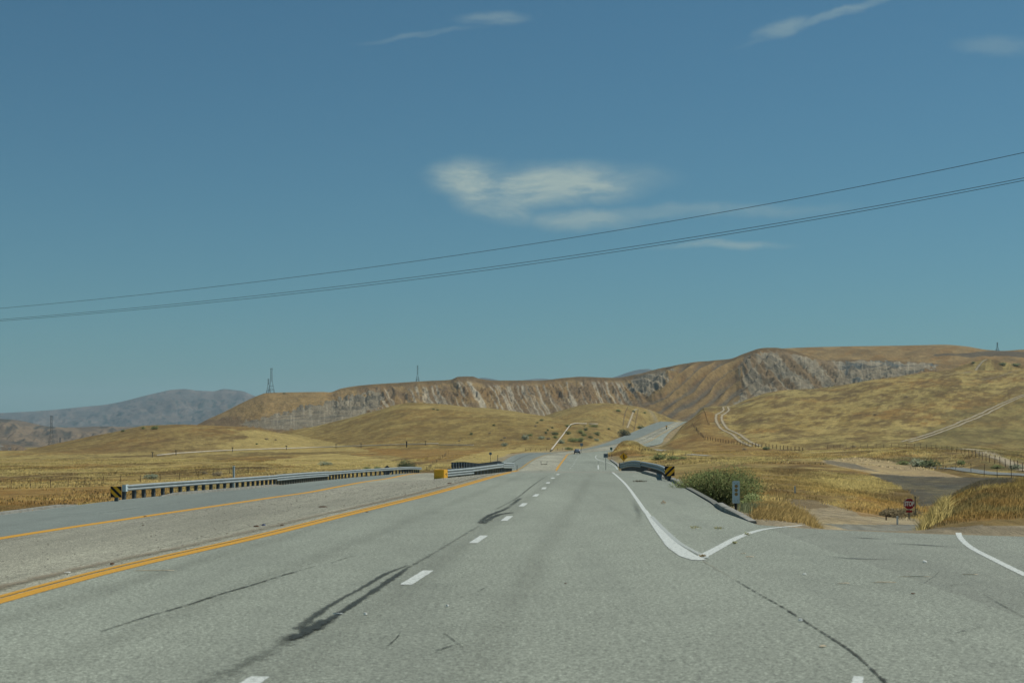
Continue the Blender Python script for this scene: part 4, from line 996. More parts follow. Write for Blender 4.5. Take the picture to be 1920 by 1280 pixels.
# ------------------------------------------------------------------ fences
def fence(pts, n, hgt, label, m='rustwood', w=.11, wires=3, dens=None, ymin=0):
    us_ = np.linspace(0, len(pts)-1, n); P_ = []
    for s_ in us_:
        i = min(int(s_), len(pts)-2); f_ = s_ - i; u = pts[i][0]*(1-f_)+pts[i+1][0]*f_ + random.uniform(-.8,.8); v = pts[i][1]*(1-f_)+pts[i+1][1]*f_
        P_.append(hit(u, v, ymin))
    t_ = empty('wire_fence', P_[0], label, 'fence'); f0 = None
    for p_ in P_:
        if f0 is None: f0 = MB().box((0,0,hgt/2-.1),(w,w,hgt+.2)).build('post', M[m], t_); o = f0
        else: o = f0.copy(); COL.objects.link(o); o.parent = t_
        o.location = p_ - t_.location; o.rotation_euler = (random.uniform(-.05,.05), random.uniform(-.06,.06), random.uniform(0,1)); o.scale = (1,1,random.uniform(.85,1.12))
    for k in range(wires):
        z_ = hgt*(.3+.3*k); MB().tube([p_ - t_.location + Vector((0,0,z_)) for p_ in P_], .008, 3).build('wire', M['wire'], t_)
    return t_
fence([(20,915),(95,914),(160,908),(226,906),(300,901),(372,895),(430,889),(500,884)], 15, 1.25, 'thin wire fence across the left field behind the guardrail', w=.07, ymin=130)
fence([(800,882),(812,872),(825,862),(840,851)], 14, .95, 'short wire fence climbing the left bank of the creek', w=.07)
fence([(1552,842),(1600,840),(1660,839.5),(1720,840),(1760,843),(1800,849),(1828,857),(1853,866),(1894,878),(1925,886)], 38, 1.3, 'long dark fence curving along the foot of the right hill', w=.07, ymin=170)
fence([(1768,879),(1797,881),(1833,889),(1859,896),(1890,897),(1925,897)], 7, 1.5, 'sparse fence in front of the grey road on the right', w=.05, ymin=150)
fence([(1298,798),(1306,808),(1314,817),(1322,824)], 12, 1.4, 'upper fence stepping down the left flank of the right hill', w=.16)
fence([(1319,768),(1323,780),(1329,797)], 9, 1.4, 'steep fence on the top corner of the right hill', w=.16)
fence([(1322,824),(1360,830),(1400,836),(1450,841),(1505,846)], 32, 1.3, 'reddish fence crossing below the curved dirt track', w=.15)
fence([(1199,846),(1215,847),(1235,849),(1262,853)], 10, 1.0, 'small fence beside the pale gravel road past the mound', w=.12)
fence([(985,846),(1010,845),(1040,845),(1064,843)], 9, .9, 'low fence behind the far bend of the left road', w=.08, ymin=480)

# ------------------------------------------------------------------ pylons
def pylon(u, v0, v1, y, wpx, label, mast=.45, m='tower'):
    b = P(u, v1, y); hgt = (v1-v0)/F*y; wb = wpx/F*y; t_ = empty('pylon', b, label, 'pylon'); r = .00008*y
    nk = hgt*mast; wt = wb*.24; mb = MB(); c4 = [(-1,-1),(1,-1),(1,1),(-1,1)]
    for cx, cy in c4: mb.tube([(cx*wb/2,cy*wb/2,-3),(cx*wt/2,cy*wt/2,nk)], r, 4)
    mb.build('legs', M[m], t_); mb = MB()
    for cx, cy in c4: mb.tube([(cx*wt/2,cy*wt/2,nk),(cx*wt*.42,cy*wt*.42,hgt)], r, 4)
    n = 7
    for k in range(n):
        z0, z1 = nk + (hgt-nk)*k/n, nk + (hgt-nk)*(k+1)/n
        for i in range(4):
            a_, b_ = c4[i], c4[(i+1)%4]; mb.tube([(a_[0]*wt/2,a_[1]*wt/2,z0),(b_[0]*wt/2,b_[1]*wt/2,z1)], r*.8, 3)
    mb.build('mast', M[m], t_); mb = MB()
    for f_ in (.33, .66):
        w_ = wb + (wt-wb)*f_
        for i in range(4): a_, b_ = c4[i], c4[(i+1)%4]; mb.tube([(a_[0]*w_/2,a_[1]*w_/2,nk*f_),(b_[0]*w_/2,b_[1]*w_/2,nk*f_)], r*.8, 3); mb.tube([(a_[0]*wb/2,a_[1]*wb/2,0),(b_[0]*w_/2,b_[1]*w_/2,nk*f_)], r*.6, 3)
    mb.build('bracing', M[m], t_)
    mb = MB()
    for f_ in (.98,): mb.tube([(-wt*.9,0,hgt*f_),(wt*.9,0,hgt*f_)], r, 4)
    mb.build('crossarm', M[m], t_)
pylon(509, 690, 737, 1560, 13, 'taller of the two lattice pylons on the left ridge')
pylon(503.5, 710, 737, 1575, 9, 'shorter lattice pylon close beside the tall one on the left ridge', .6)
pylon(783, 685, 716, 1705, 7, 'slender lattice pylon alone on the middle of the eroded ridge')
pylon(1870, 642, 657.5, 1990, 6, 'small pale lattice pylon on the right plateau skyline', .5)
pylon(96.5, 779, 838, 1150, 13, 'dark lattice pylon rising from behind the far left grassy slope', .5)
pylon(113, 820, 842, 1350, 9, 'small lattice pylon right of the dark far left pylon', .5)

# ------------------------------------------------------------------ overhead cables
def cable(pts, y_r, y_l, label, r=.013):
    uu = np.array([p_[0] for p_ in pts], float); vv = np.array([p_[1] for p_ in pts], float); cf = np.polyfit(uu, vv, 2)
    xr, xl = (1920-960)/F*y_r, (0-960)/F*y_l; T_ = []
    for s_ in np.linspace(-.35, 1.45, 90):
        x = xr + (xl-xr)*s_; y = y_r + (y_l-y_r)*s_; u = 960 + F*x/y
        T_.append(P(u, float(np.polyval(cf, u)), y))
    return tag(MB().tube(T_, r, 5).build('power_cable', M['wire']), label, 'cable')
cable([(0,577),(300,550),(709,500),(1177,427.5),(1520,367),(1920,286.7)], 60, 120, 'uppermost of the three overhead cables crossing the sky')
cable([(0,597),(300,575),(945,500),(1365,429.5),(1713,372.6),(1920,335.8)], 62, 122, 'middle overhead cable, just above its close twin')
cable([(0,600),(300,578),(983,500),(1520,407),(1920,341.3)], 62.5, 122.5, 'lowest overhead cable, running just under its close twin')

# ------------------------------------------------------------------ shrubs
def leafy(name, W, D, Hh, n, ls, tones, parent=None, seed=0, lumps=9, up=.35, m='leaf', open_=.0, asp=2.2):
    rs = np.random.RandomState(seed)
    a_ = rs.uniform(0, 2*np.pi, lumps); rr = np.sqrt(rs.uniform(0, 1, lumps)) * .62
    lc = np.stack([np.cos(a_)*rr*W/2, np.sin(a_)*rr*D/2, Hh*(.20 + .42*rs.uniform(0, 1, lumps)*(1-rr*.8))], 1)
    lr = rs.uniform(.22, .36, lumps)
    li = rs.randint(0, lumps, n); d = rs.normal(size=(n, 3)); d /= np.linalg.norm(d, axis=1)[:, None]
    rad = rs.uniform(.45, 1.0, n)**.6 * rs.uniform(.9, 1.12, n)
    Pp = lc[li] + d * rad[:, None] * lr[li][:, None] * np.array([W, D, Hh*1.05])
    Pp[:, 2] = np.abs(Pp[:, 2])
    ax = d * .9 + rs.normal(size=(n, 3)) * .7; ax[:, 2] += up; ax /= np.linalg.norm(ax, axis=1)[:, None]
    sd = np.cross(ax, rs.normal(size=(n, 3))); sd /= np.linalg.norm(sd, axis=1)[:, None]
    L = ls * rs.uniform(.6, 1.4, n)[:, None]; Wd = L / asp
    V_ = np.stack([Pp - sd*Wd*.5, Pp + ax*L*.5 - sd*Wd*.1, Pp + ax*L, Pp + sd*Wd*.5], 1).reshape(-1, 3)
    tn = np.array(tones); ti = rs.randint(0, len(tn), n); lt = rs.uniform(.72, 1.1, lumps)[li] * rs.uniform(.75, 1.15, n)
    Cc_ = np.repeat(tn[ti] * lt[:, None] * 1.15, 4, 0)
    return new_mesh(name, V_, np.arange(n*4).reshape(-1, 4), M[m], parent, cols=np.clip(Cc_, 0, 1))
GRN = [(.068,.098,.036),(.058,.080,.033),(.092,.110,.046),(.098,.098,.043)]
DRK = [(.045,.060,.028),(.055,.07,.035),(.07,.08,.04)]
SAG = [(.105,.125,.085),(.085,.10,.065),(.13,.145,.10)]
BRN = [(.12,.10,.06),(.10,.085,.055),(.14,.12,.08)]
# the big bush by the kerb
bx_ = Vector((8.42, 58, 0)); bx_.z = gz(bx_.x, 55) - .05
t_ = empty('bush', bx_, 'large grey green bush spreading behind the right guardrail marker', 'bush')
zt = H - (864-V0)*58/F - bx_.z
leafy('foliage', 3.4, 2.5, zt*1.14, 46000, .065, GRN, t_, 3, 26, .6)
mb = MB()
for k in range(14):
    a_ = random.uniform(0, 6.28); r_ = random.uniform(.4, 1.1); mb.tube([(0,0,-.1),(math.cos(a_)*r_*.5, math.sin(a_)*r_*.4, zt*.4),(math.cos(a_)*r_, math.sin(a_)*r_*.8, zt*.75)], [.03,.02,.008], 5)
mb.build('stem', M['stem'], t_)
o = leafy('bush', 1.05, 1.1, 1.15, 7000, .06, [(.10,.125,.05),(.12,.14,.065),(.085,.11,.045)], None, 5, 9, .5); bz = Vector(((1410-960)/F*54, 54, 0)); bz.z = gz(bz.x, 54)-.05
tag_loc(o, bz, 'lighter green bush leaning out right of the pale delineator panel', 'bush')
o = leafy('bush', 1.0, .9, .62, 2600, .07, [(.09,.10,.045),(.12,.12,.055),(.075,.09,.045)], None, 6, 7, .5); bz = Vector(((1306-960)/F*59, 59, 0)); bz.z = gz(bz.x, 58.5)-.05
tag_loc(o, bz, 'low dull green bush tucked right beneath the striped marker', 'bush')
# tree-like shrub left
h_ = hit(762, 884, 240); t_ = empty('tree', h_, 'small round dark leafy tree behind the far end of the left guardrail', 'tree'); s_ = h_.y/F
leafy('crown', 30*s_, 28*s_, 26*s_, 2600, .22, DRK, t_, 8, 12, .1, asp=1.5); MB().tube([(0,0,-.2),(.1,0,1.2),(-.05,0,2.2)], [.09,.07,.03], 6).tube([(.1,0,1.0),(.7,0,1.9)], [.05,.02], 5).build('trunk', M['stem'], t_)
protos = {}
def proto(k):
    if k not in protos:
        to = {'g': GRN, 'd': DRK, 's': SAG, 'b': BRN}[k[0]]
        protos[k] = leafy('bush', 1, 1, 1, 420, .14, to, None, 20 + int(k[1]), 7, .3, asp=1.7).data; bpy.data.objects.remove([o_ for o_ in bpy.data.objects if o_.data == protos[k]][0])
    return protos[k]
bushes = [
 (984.7,824,15,10,'s1','round grey green bush, leftmost large one on the slope left of the bent pipe'),
 (996,817,12,5,'g2','low green bush just above and right of the round grey green one'),
 (1015,823,12,7,'s3','pale sage bush midway between the round bush and the bent pipe'),
 (1028,823.5,9,4,'b1','low brownish bush right of the pale sage bush'),
 (1023,813,6,5,'d1','small dark bush above the pale sage bush'),
 (1026.5,807.5,5,4,'d2','tiny dark bush topmost above the pale sage bush'),
 (1041,815,13,6.5,'d3','dark bush left of the bent pipe, upper of two'),
 (1040,821,11,5,'g1','green bush left of the bent pipe, lower of two'),
 (1064.5,814,12,6.5,'d1','dark bush touching the right side of the bent pipe'),
 (1054,831,16,8.5,'s2','wide sage bush at the right of the bent pipe foot'),
 (1074,828,20,9,'g3','broad dark green bush directly above the distant car'),
 (1090,828.5,15,10,'d2','dark bush joined to the right of the broad one above the car'),
 (1088,812.5,13,8,'g1','green bush in the middle of the slope, upper left of a trio'),
 (1097,817,13,6,'g2','green bush in the middle of the slope, centre of a trio'),
 (1107,821,9,5,'d3','dark bush lower right of the trio on the slope'),
 (1099,807,9,6,'d1','dark bush below the end of the bent pipe'),
 (1120,816,14,7.5,'d2','dark rounded bush right of the trio on the slope'),
 (1118,826,11,5,'s3','greyish bush below the dark rounded one near the road edge'),
 (1113,800,15,5,'g3','flat green bush under the short pipe end'),
 (1063,800,13,5,'g2','flat green bush left of the top bend of the pipe'),
 (1016,789,9,4,'d1','small dark bush high on the middle hill crest'),
 (1008,793,6,3,'d2','small dark bush just below the one on the middle hill crest'),
 (1200,803.5,16,6,'d1','low dark bush at the uphill road edge'),
 (1141,805,6,4,'d2','small dark bush alone on the golden slope'),
 (1158,771,12,4,'g1','flat green bush near the top of the round hill beyond the road'),
 (1188,773,6,5,'d3','small dark bush beside the light track on the round hill'),
 (1209,775,7,4,'g2','small bush right of the tracks on the round hill'),
 (1066,843,15,6,'g3','green bush at the roadside left of the distant car'),
 (947,836,14,7,'s1','grey green bush above the left bank beyond the median rail'),
 (780,886,13,10,'g1','small green bush right of the round dark tree'),
 (690,884,16,6,'g2','low green shrub showing over the left guardrail'), (708,884,14,7,'g3','low green shrub over the guardrail left of the dark triangle'),
 (608,872,28,8,'s2','flat grey brush in the pale field above the left guardrail'),
 (283,897,27,11,'s3','spreading sage bush in the field above the left guardrail'),
 (382,889,13,6,'b1','small brown bush right of the spreading sage bush'), (410,892,22,9,'b2','grey brown bush touching the top of the left guardrail'),
 (268,804,9,5,'g1','left shrub of the pair on the crest of the left grassy hill'), (293,804,16,7,'g2','right shrub of the pair on the crest of the left grassy hill'), (231,809,9,4,'d2','small shrub on the slope left of the hilltop pair'),
 (500,824,8,3,'b1','left dot shrub on the pale left hillside'), (516,825,5,3,'b2','right dot shrub on the pale left hillside'), (481,833,6,3,'g1','lower dot shrub on the pale left hillside'),
 (1436,843,16,6,'d1','dark bush on the fence line under the curved track'), (1395,843,8,4,'b2','small brown bush left of the dark fence line bush'),
 (1720,874,36,15,'s2','grey scrub at the left of the bank before the grey road'), (1745,875,34,16,'d3','dark grey scrub on the bank before the grey road'), (1693,871,22,9,'g3','green scrub left of the grey scrub on the bank'),
 (1803,871,18,9,'g1','low green scrub just right of the bank scrub'), (1905,880,26,12,'s3','grey scrub beside the gravel bend on the right'), (1868,878,24,8,'g2','green scrub below the gravel bend on the right'),
 (1240,862,32,13,'g1','bright green bush above the curved right guardrail, leftmost'), (1262,862,22,10,'g3','green bush above the curved right guardrail, middle'), (1282,861,18,7,'g2','low green bush right of those above the curved guardrail'),
 (858,874,14,9,'g1','green bush behind the crash cushion near the dark far rail'),
 (946,822,6,4,'b1','tiny brown bush on the middle hill above the left bank'), (884,815,7,5,'d1','tiny dark bush low on the middle hill'), (862,827,6,3,'b2','tiny brown bush below the middle hill'), (926,798,6,4,'d3','small dark bush halfway up the middle hill'),
 (918,813,5,4,'b3','tiny brown bush right of centre on the middle hill'), (940,826,7,4,'b1','brown dot bush above the far left road edge'), (1003,800,6,4,'b2','brown dot bush left of the pipe bend'), (1035,803,5,4,'d1','dark dot bush just left of the pipe bend'), (812,768,6,3,'d2','small dark bush near the top of the middle hill'), (820,769,5,3,'d3','twin of the small dark bush near the middle hill top'),
 (1780,693,9,5,'d1','dark bush on the skyline of the right hill'), (1825,681,7,4,'d2','small dark bush beside the top of the upper track'), (1880,684,14,5,'d3','dark bush left in the row under the plateau'), (1905,686,20,5,'d1','dark long bush right in the row under the plateau'),
 (1640,778,9,3,'b1','small dark dot shrub in the middle of the right hill'), (1700,745,8,3,'b2','small dark dot shrub high on the right hill'),
 (1600,838,10,4,'b3','brown dot shrub above the long fence')]
for u, v, wp, hp, k, lab in bushes:
    if u < 540 and v > 880 and v < 900: h_ = hit(u, v, 150)
    elif 760 > u > 670 and v > 880: h_ = hit(u, 880, 240)
    elif u in (1240, 1262, 1282): h_ = hit(u, v, 230)
    elif u == 858: h_ = hit(u, v, 240)
    else: h_ = hit(u, v)
    s_ = h_.y / F
    o = bpy.data.objects.new('bush', proto(k)); COL.objects.link(o); o.scale = (wp*s_*1.1, wp*s_*1.1, hp*s_*1.3)
    o.rotation_euler = (0, 0, random.uniform(0, 6.28)); tag_loc(o, h_ - Vector((0,0,hp*s_*.12)), lab, 'bush')
h_ = hit(1170, 817.5); s_ = h_.y/F; o = leafy('bush', 22*s_, 20*s_, 20*s_, 1800, .5, [(.035,.045,.025),(.05,.055,.035),(.065,.065,.04)], None, 33, 9, .5)
tag_loc(o, h_ - Vector((0,0,.4)), 'big dark upright bush at the left edge of the uphill road', 'bush')
h_ = P(700, 724, 1665); o = leafy('bush', 4, 3, 3, 200, .6, DRK, None, 34, 4); tag_loc(o, h_, 'dark bush on the skyline rim of the left cliffs', 'bush')
h_ = P(533, 739, 1545); o = leafy('bush', 3.4, 3, 2.5, 200, .5, DRK, None, 35, 4); tag_loc(o, h_, 'dark bush on the grassy cap right of the tall pylon', 'bush')
# brown brush by the side road, and tall pale bunch left of the mound
bz = P(1670, 985, 97); bz.z = gz(bz.x, 97)-.25; o = leafy('bush', 2.4, 2, 1.15, 3200, .13, [(.10,.085,.05),(.07,.06,.035),(.12,.10,.06)], None, 36, 8, .6); tag_loc(o, bz, 'low brown brush at the roadside left of the stop sign', 'bush')
bz = P(1702, 985, 100); bz.z = gz(bz.x, 100)-.25; o = leafy('bush', 2.2, 2, 1.15, 2600, .13, [(.10,.085,.05),(.085,.075,.04),(.07,.06,.035)], None, 37, 8, .6); tag_loc(o, bz, 'brown brush directly behind the stop sign post', 'bush')

# ------------------------------------------------------------------ dry grass blades
def tufts(name, px, py, hgt, nb, w, cols, spread=.16, lean=.35, seed=1):
    rs = np.random.RandomState(seed); n = len(px); tot = n*nb
    bx = np.repeat(px, nb) + rs.normal(size=tot)*spread; by = np.repeat(py, nb) + rs.normal(size=tot)*spread
    z = gz(bx, by); h_ = np.repeat(hgt, nb) * rs.uniform(.55, 1.15, tot)
    an = rs.uniform(0, 2*np.pi, tot); le = rs.uniform(.05, 1, tot)*lean*h_
    tx = bx + np.cos(an)*le + .18*h_; ty = by + np.sin(an)*le; tz = z + h_
    mx = bx*.6 + tx*.4; my = by*.6 + ty*.4; mz = z + h_*.62
    ww = w*rs.uniform(.6,1.3,tot)
    V_ = np.stack([np.stack([bx-ww/2,by,z-.04],1), np.stack([bx+ww/2,by,z-.04],1), np.stack([mx+ww*.4,my,mz],1), np.stack([tx,ty,tz],1), np.stack([mx-ww*.4,my,mz],1)],1).reshape(-1,3)
    c_ = np.repeat(cols, nb, 0) * np.array((.76, .80, .86)) * rs.uniform(.72, 1.28, tot)[:, None]
    c_ = np.repeat(c_, 5, 0)
    b5 = np.arange(tot)*5
    return tag(new_mesh(name, V_, np.stack([b5,b5+1,b5+2,b5+3,b5+4],1), M['grass'], cols=np.clip(c_,0,1)), kind='stuff')
def scatter(n, u0, u1, y0, y1, poly=None, seed=1, ex_road=True, thr=0, fs=3.):
    rs = np.random.RandomState(seed); y = np.sqrt(rs.uniform(y0*y0, y1*y1, n)); u = rs.uniform(u0, u1, n); x = (u-960)/F*y
    z, a_, b_ = road_z(x, y); k = (a_ > .5) | (b_ > .45); k &= ~((x > 5.2) & (y < apY(x) + .5))
    k &= ~((np.abs(u - 218) < 26) & (y < 80))
    if thr: k &= fbm(x/fs, y/fs, seed+200) > thr
    if poly:
        v = z2v(gz(x, y), y); k &= inpoly(u, v, poly)
    return x[k], y[k]
def gcol(x, y, mult=1.15):
    u = 960 + F*x/y; v = z2v(gz(x, y), y)
    return ground_color(x, y, u, v, np.zeros_like(x, int)) * mult
# mound
x, y = scatter(9000, 1722, 2200, 33.5, 62, None, 61)
u_ = 960 + F*x/y; v_ = z2v(gz(x, y), y)
low_ = sm((v_ - 962) / 14); hg = .19 * (1 - .6*low_) * (.35 + 1.3*fbm(x/1.6, y/1.6, 300)); keep = R.uniform(size=len(x)) > low_*.55
x, y, hg = x[keep], y[keep], hg[keep]
gc = gcol(x, y, 1.12); gc = lerp(gc, np.array((.12,.135,.06)), sm((fbm(x/1.7, y/2.5, 306) - .6) * 9) * .5); tufts('grass', x, y, hg, 13, .013, gc, .14, .5, 71)
x, y = scatter(500, 1716, 1768, 36, 60, None, 62); tufts('grass', x, y, np.full(len(x), .50), 10, .016, np.tile(PALE*1.1, (len(x), 1)), .09, .8, 72)
# golden verge behind the kerb
x, y = scatter(2300, 1425, 1540, 35.8, 46, None, 63); k = (960+F*x/y) < 1548 - (y-35.5)*9; x, y = x[k], y[k]
tufts('grass', x, y, np.interp(y, [36, 41], [.20, .36]) * (.3 + 1.2*fbm(x*1.5, y*1.5, 309)), 14, .011, np.tile(np.array((.235,.165,.06)), (len(x),1)) * (.7 + .8*fbm(x*1.3, y, 301)[:, None]), .16, .7, 73)
x, y = scatter(700, 1395, 1470, 39, 52, None, 64, thr=.45); tufts('grass', x, y, np.full(len(x), .3), 8, .016, np.tile(np.array((.13,.14,.07)), (len(x),1)), .12, .5, 74)
# valley banks
x, y = scatter(9000, 1290, 1740, 92, 190, None, 65, thr=.40, fs=5); v_ = z2v(gz(x,y), y); u_ = 960+F*x/y
k = ~(inpoly(u_, v_, [(1480,935),(1530,938),(1600,958),(1700,972),(1690,995),(1560,995),(1500,965)]) | inpoly(u_, v_, [(1535,864),(1600,856),(1690,866),(1760,884),(1815,896),(1890,896),(1900,910),(1800,925),(1765,960),(1728,952),(1700,922),(1660,902),(1570,874)]))
x, y = x[k], y[k]; tufts('grass', x, y, .20*(.3+1.4*fbm(x/4, y/4, 302)), 10, .028, gcol(x, y, 1.55), .35, .6, 75)
x, y = scatter(5000, 1270, 1360, 66, 130, None, 66, thr=.4); tufts('grass', x, y, np.full(len(x), .28), 6, .03, gcol(x, y, 1.4), .2, .6, 76)
x, y = scatter(2600, 1142, 1292, 384, 440, None, 81); tufts('grass', x, y, .55*(.4+1.2*fbm(x/3, y/6, 310)), 6, .12, gcol(x, y, 1.5), .5, .6, 80)
# left verge and fields
x, y = scatter(9000, -150, 620, 62, 150, None, 67, thr=.42, fs=6); tufts('grass', x, y, .15*(.5+1.0*fbm(x/5, y/5, 303)), 9, .022, gcol(x, y, 1.4), .25, .5, 77)
x, y = scatter(16000, -150, 900, 150, 420, None, 68, thr=.46, fs=14); tufts('grass', x, y, .26*(.6+.8*fbm(x/9, y/9, 304)), 5, .10, gcol(x, y, 1.35), .5, .5, 78)
x, y = scatter(9000, 1200, 2000, 230, 440, None, 69, thr=.46, fs=14); tufts('grass', x, y, .26*(.6+.8*fbm(x/9, y/9, 305)), 5, .10, gcol(x, y, 1.4), .5, .5, 79)
# road-joint weeds
def weed(u, v, w_, h_, lab, tones, seed):
    Y = H*F/(v-V0); o = leafy('weed', w_, w_*.6, h_, 70, .035, tones, None, seed, 4, .6); tag_loc(o, ((u-960)/F*Y, Y, .01), lab, 'weed')
WG = [(.13,.15,.07),(.18,.18,.09),(.12,.12,.06)]
weed(1303,991.5,.26,.07,'green weed tuft in the pavement, left of two between the kerb and chevron',WG,91)
weed(1348,992,.22,.05,'green weed tuft in the pavement, right of two between the kerb and chevron',WG,92)
weed(1401,1003,.12,.06,'small weed on the upper arm of the white chevron',WG,93)
weed(1378,1019,.12,.04,'low weed at the outer edge of the white chevron arm',WG,94)
weed(1243,945,.18,.12,'thin dry twig on the shoulder left of the kerb',[(.17,.12,.06),(.14,.1,.06)],95)
weed(1316,1044,.16,.03,'straw caught at the tip of the white chevron',[(.2,.16,.07),(.16,.12,.05)],96)
o = leafy('debris', .75, .6, .05, 130, .07, [(.03,.03,.025),(.05,.045,.03)], None, 97, 8, .1); tag_loc(o, ((1199-960)/F*66, 66, .01), 'dark scattered tyre scraps on the shoulder near the right guardrail', 'debris')

# ------------------------------------------------------------------ litter and stones on the road
def bit(name, u, v, L, W_, Hh, rot, m, label, cat, z=0.):
    Y = (H - z)*F/(v-V0); mb = MB(); x = (u-960)/F*Y; n = 5
    for k in range(n-1):
        pass
    pts = [(-.5,-.35),(-.2,-.5),(.3,-.42),(.5,.1),(.25,.5),(-.3,.45)]; rs = random.Random(int(u*7+v)); L *= .9; W_ *= .85; Hh *= .5; pts = [(a_*rs.uniform(.8,1.15)*L, b_*rs.uniform(.8,1.15)*W_) for a_, b_ in pts]
    vs = [(a_, b_, 0) for a_, b_ in pts] + [(a_*.75, b_*.75, Hh*rs.uniform(.7,1.2)) for a_, b_ in pts]; k = 6
    mb.add(vs, [tuple(range(k))[::-1], tuple(range(k, 2*k))] + [(i, (i+1)%k, (i+1)%k+k, i+k) for i in range(k)])
    o = mb.build(name, M[m]); o.rotation_euler = (0,0,rot); return tag_loc(o, (x, Y, z+.012), label, cat)
bit('wood_splinter', 1658, 1093, .40, .035, .02, -.02, 'litter', 'longest pale wood splinter on the side road', 'splinter')
bit('wood_splinter', 1582, 1094.5, .2, .04, .02, 0, 'litter', 'pale wood splinter left of the longest one on the side road', 'splinter')
bit('wood_splinter', 1819, 1078, .32, .035, .02, .03, 'litter', 'pale wood splinter near the curved white line on the right', 'splinter')
bit('wood_splinter', 1712, 1114, .1, .05, .02, .6, 'lbrown', 'small brown chip below the longest splinter', 'splinter')
bit('wood_splinter', 1716, 1082, .6, .022, .016, -.03, 'litter', 'thin grey stick across the middle of the side road', 'stick')
bit('wood_splinter', 290, 1070.5, .78, .035, .02, .08, 'litter', 'long pale stick beside the yellow line on the left', 'stick')
bit('litter', 1406, 1044.5, .19, .05, .02, .1, 'litter', 'pale flat scrap right of the chevron tip, nearer one', 'litter')
bit('litter', 1394, 1038, .12, .04, .02, 0, 'litter', 'pale flat scrap right of the chevron tip, farther one', 'litter')
bit('stone', 1734, 1054.5, .08, .06, .04, 0, 'lwhite', 'white pebble on the side road near the dark skid streaks', 'stone')
bit('stone', 1508, 1077.5, .08, .05, .03, 0, 'lwhite', 'white pebble left of the wood splinters', 'stone')
bit('litter', 1501, 1165, .07, .05, .045, .4, 'lwhite', 'crumpled white scrap lying on the long pavement crack', 'litter')
bit('litter', 1543, 1213, .10, .05, .02, .3, 'litter', 'tan scrap just right of the long pavement crack', 'litter')
bit('stone', 685, 1153, .045, .045, .035, 0, 'lwhite', 'white round pebble right of the dark tar repair', 'stone')
bit('stone', 839, 1137.5, .045, .045, .035, 0, 'lwhite', 'white pebble on the lane below the nearest full lane dash', 'stone')
bit('wood_splinter', 634, 1152, .14, .02, .015, -.1, 'lwhite', 'white splinter lying across the tar repair', 'splinter')
bit('stone', 1060, 1095, .04, .04, .02, 0, 'lbrown', 'tiny dark chip in the middle of the lane', 'stone')
def zmed(u, v):
    Y = 40.
    for _ in range(50):
        x = (u-960)/F*Y; z = float(road_z(np.float64(x), np.float64(Y))[0]); Y = .5*Y + .5*(H-z)*F/(v-V0)
    return z
for u, v, L, W_, Hh, m, lab in ((480,988,.16,.1,.06,'lbrown','brown can like litter on the gravel median, leftmost of three'),(494,985.5,.11,.08,.07,'lblue','blue scrap on the gravel median between two brown ones'),(529,985.5,.1,.08,.05,'lbrown','brown scrap on the gravel median, rightmost of three'),
    (210,1059,.09,.07,.05,'lbrown','dark brown clod beside the yellow line on the left'),(127,1074,.13,.07,.02,'lwhite','white scrap on the gravel near the left yellow line'),(606,951,.4,.1,.06,'lbrown','brown stick in the dirt on the median before the crash cushion'),
    (272,968.5,.16,.12,.05,'lbrown','dark clod on the far yellow line'),(688,960.5,.1,.08,.03,'lbrown','dark clod on the near yellow line'),(843,906.5,.28,.14,.07,'lbrown','brown clump on the gravel below the crash cushion'),(650,956,.16,.02,.02,'lwhite','thin pale twig on the median gravel'),(268,985,.1,.07,.04,'lbrown','small dark clod on the left part of the median'),(1015,879,1.2,.6,.3,'lbrown','dark clump on the median just past the crest')):
    if u == 1015:
        x = (u-960)/F*235; o = leafy('debris', .9, .6, .3, 80, .2, DRK, None, 98, 4); tag_loc(o, (x, 235, float(road_z(np.float64(x), np.float64(235.))[0])), lab, 'debris'); continue
    bit('litter' if 'scrap' in lab or 'litter' in lab else 'clod', u, v, L, W_, Hh, .3, m, lab, 'litter' if 'scrap' in lab or 'litter' in lab else 'clod', zmed(u, v))
# loose stones on the dirt shoulder and median gravel: uncountable
def pebbles(name, x, y, z, s, cols, seed):
    rs = np.random.RandomState(seed); n = len(x); base = np.array([(1,0,0),(0,1,0),(-1,0,0),(0,-1,0),(0,0,.8),(0,0,-.5)])
    V_ = (base[None]*s[:,None,None]*rs.uniform(.6,1.3,(n,6,1)) + np.stack([x,y,z],1)[:,None]).reshape(-1,3)
    f_ = np.array([(0,1,4),(1,2,4),(2,3,4),(3,0,4)]); F_ = (f_[None]+np.arange(n)[:,None,None]*6).reshape(-1,3)
    return tag(new_mesh(name, V_, F_, M['pebble'], cols=np.repeat(cols*rs.uniform(.5,1.5,n)[:,None],6,0)), kind='stuff')
n = 9000; y = np.sqrt(R.uniform(13**2, 88**2, n)); f_ = R.uniform(0,1,n); a_, b_ = ex('LY', y), ex('RY', y); x = a_+.3+(b_-a_-.6)*f_; z = road_z(x, y)[0]
pebbles('gravel', x, y, z+.003, R.uniform(.006,.018,n)*(1+y/90), np.tile(np.array((.25,.245,.20)),(n,1)), 5)
n = 260; y = np.sqrt(R.uniform(13**2, 90**2, n)); f_ = R.beta(2, 1.3, n); x = ex('LY', y)+.4+(ex('RY', y)-ex('LY', y)-.9)*f_; pebbles('gravel', x, y, road_z(x, y)[0]+.004, R.uniform(.008,.022,n)*(1+y/90), np.tile(np.array((.10,.09,.065)),(n,1)), 8)
n = 2600; y = R.uniform(35, 60, n); x = ex('RE', y)+.35+np.abs(R.normal(size=n))*.8; z = gz(x, y); pebbles('gravel', x, y, z+.005, R.uniform(.01,.035,n), np.tile(DIRT,(n,1)), 6)

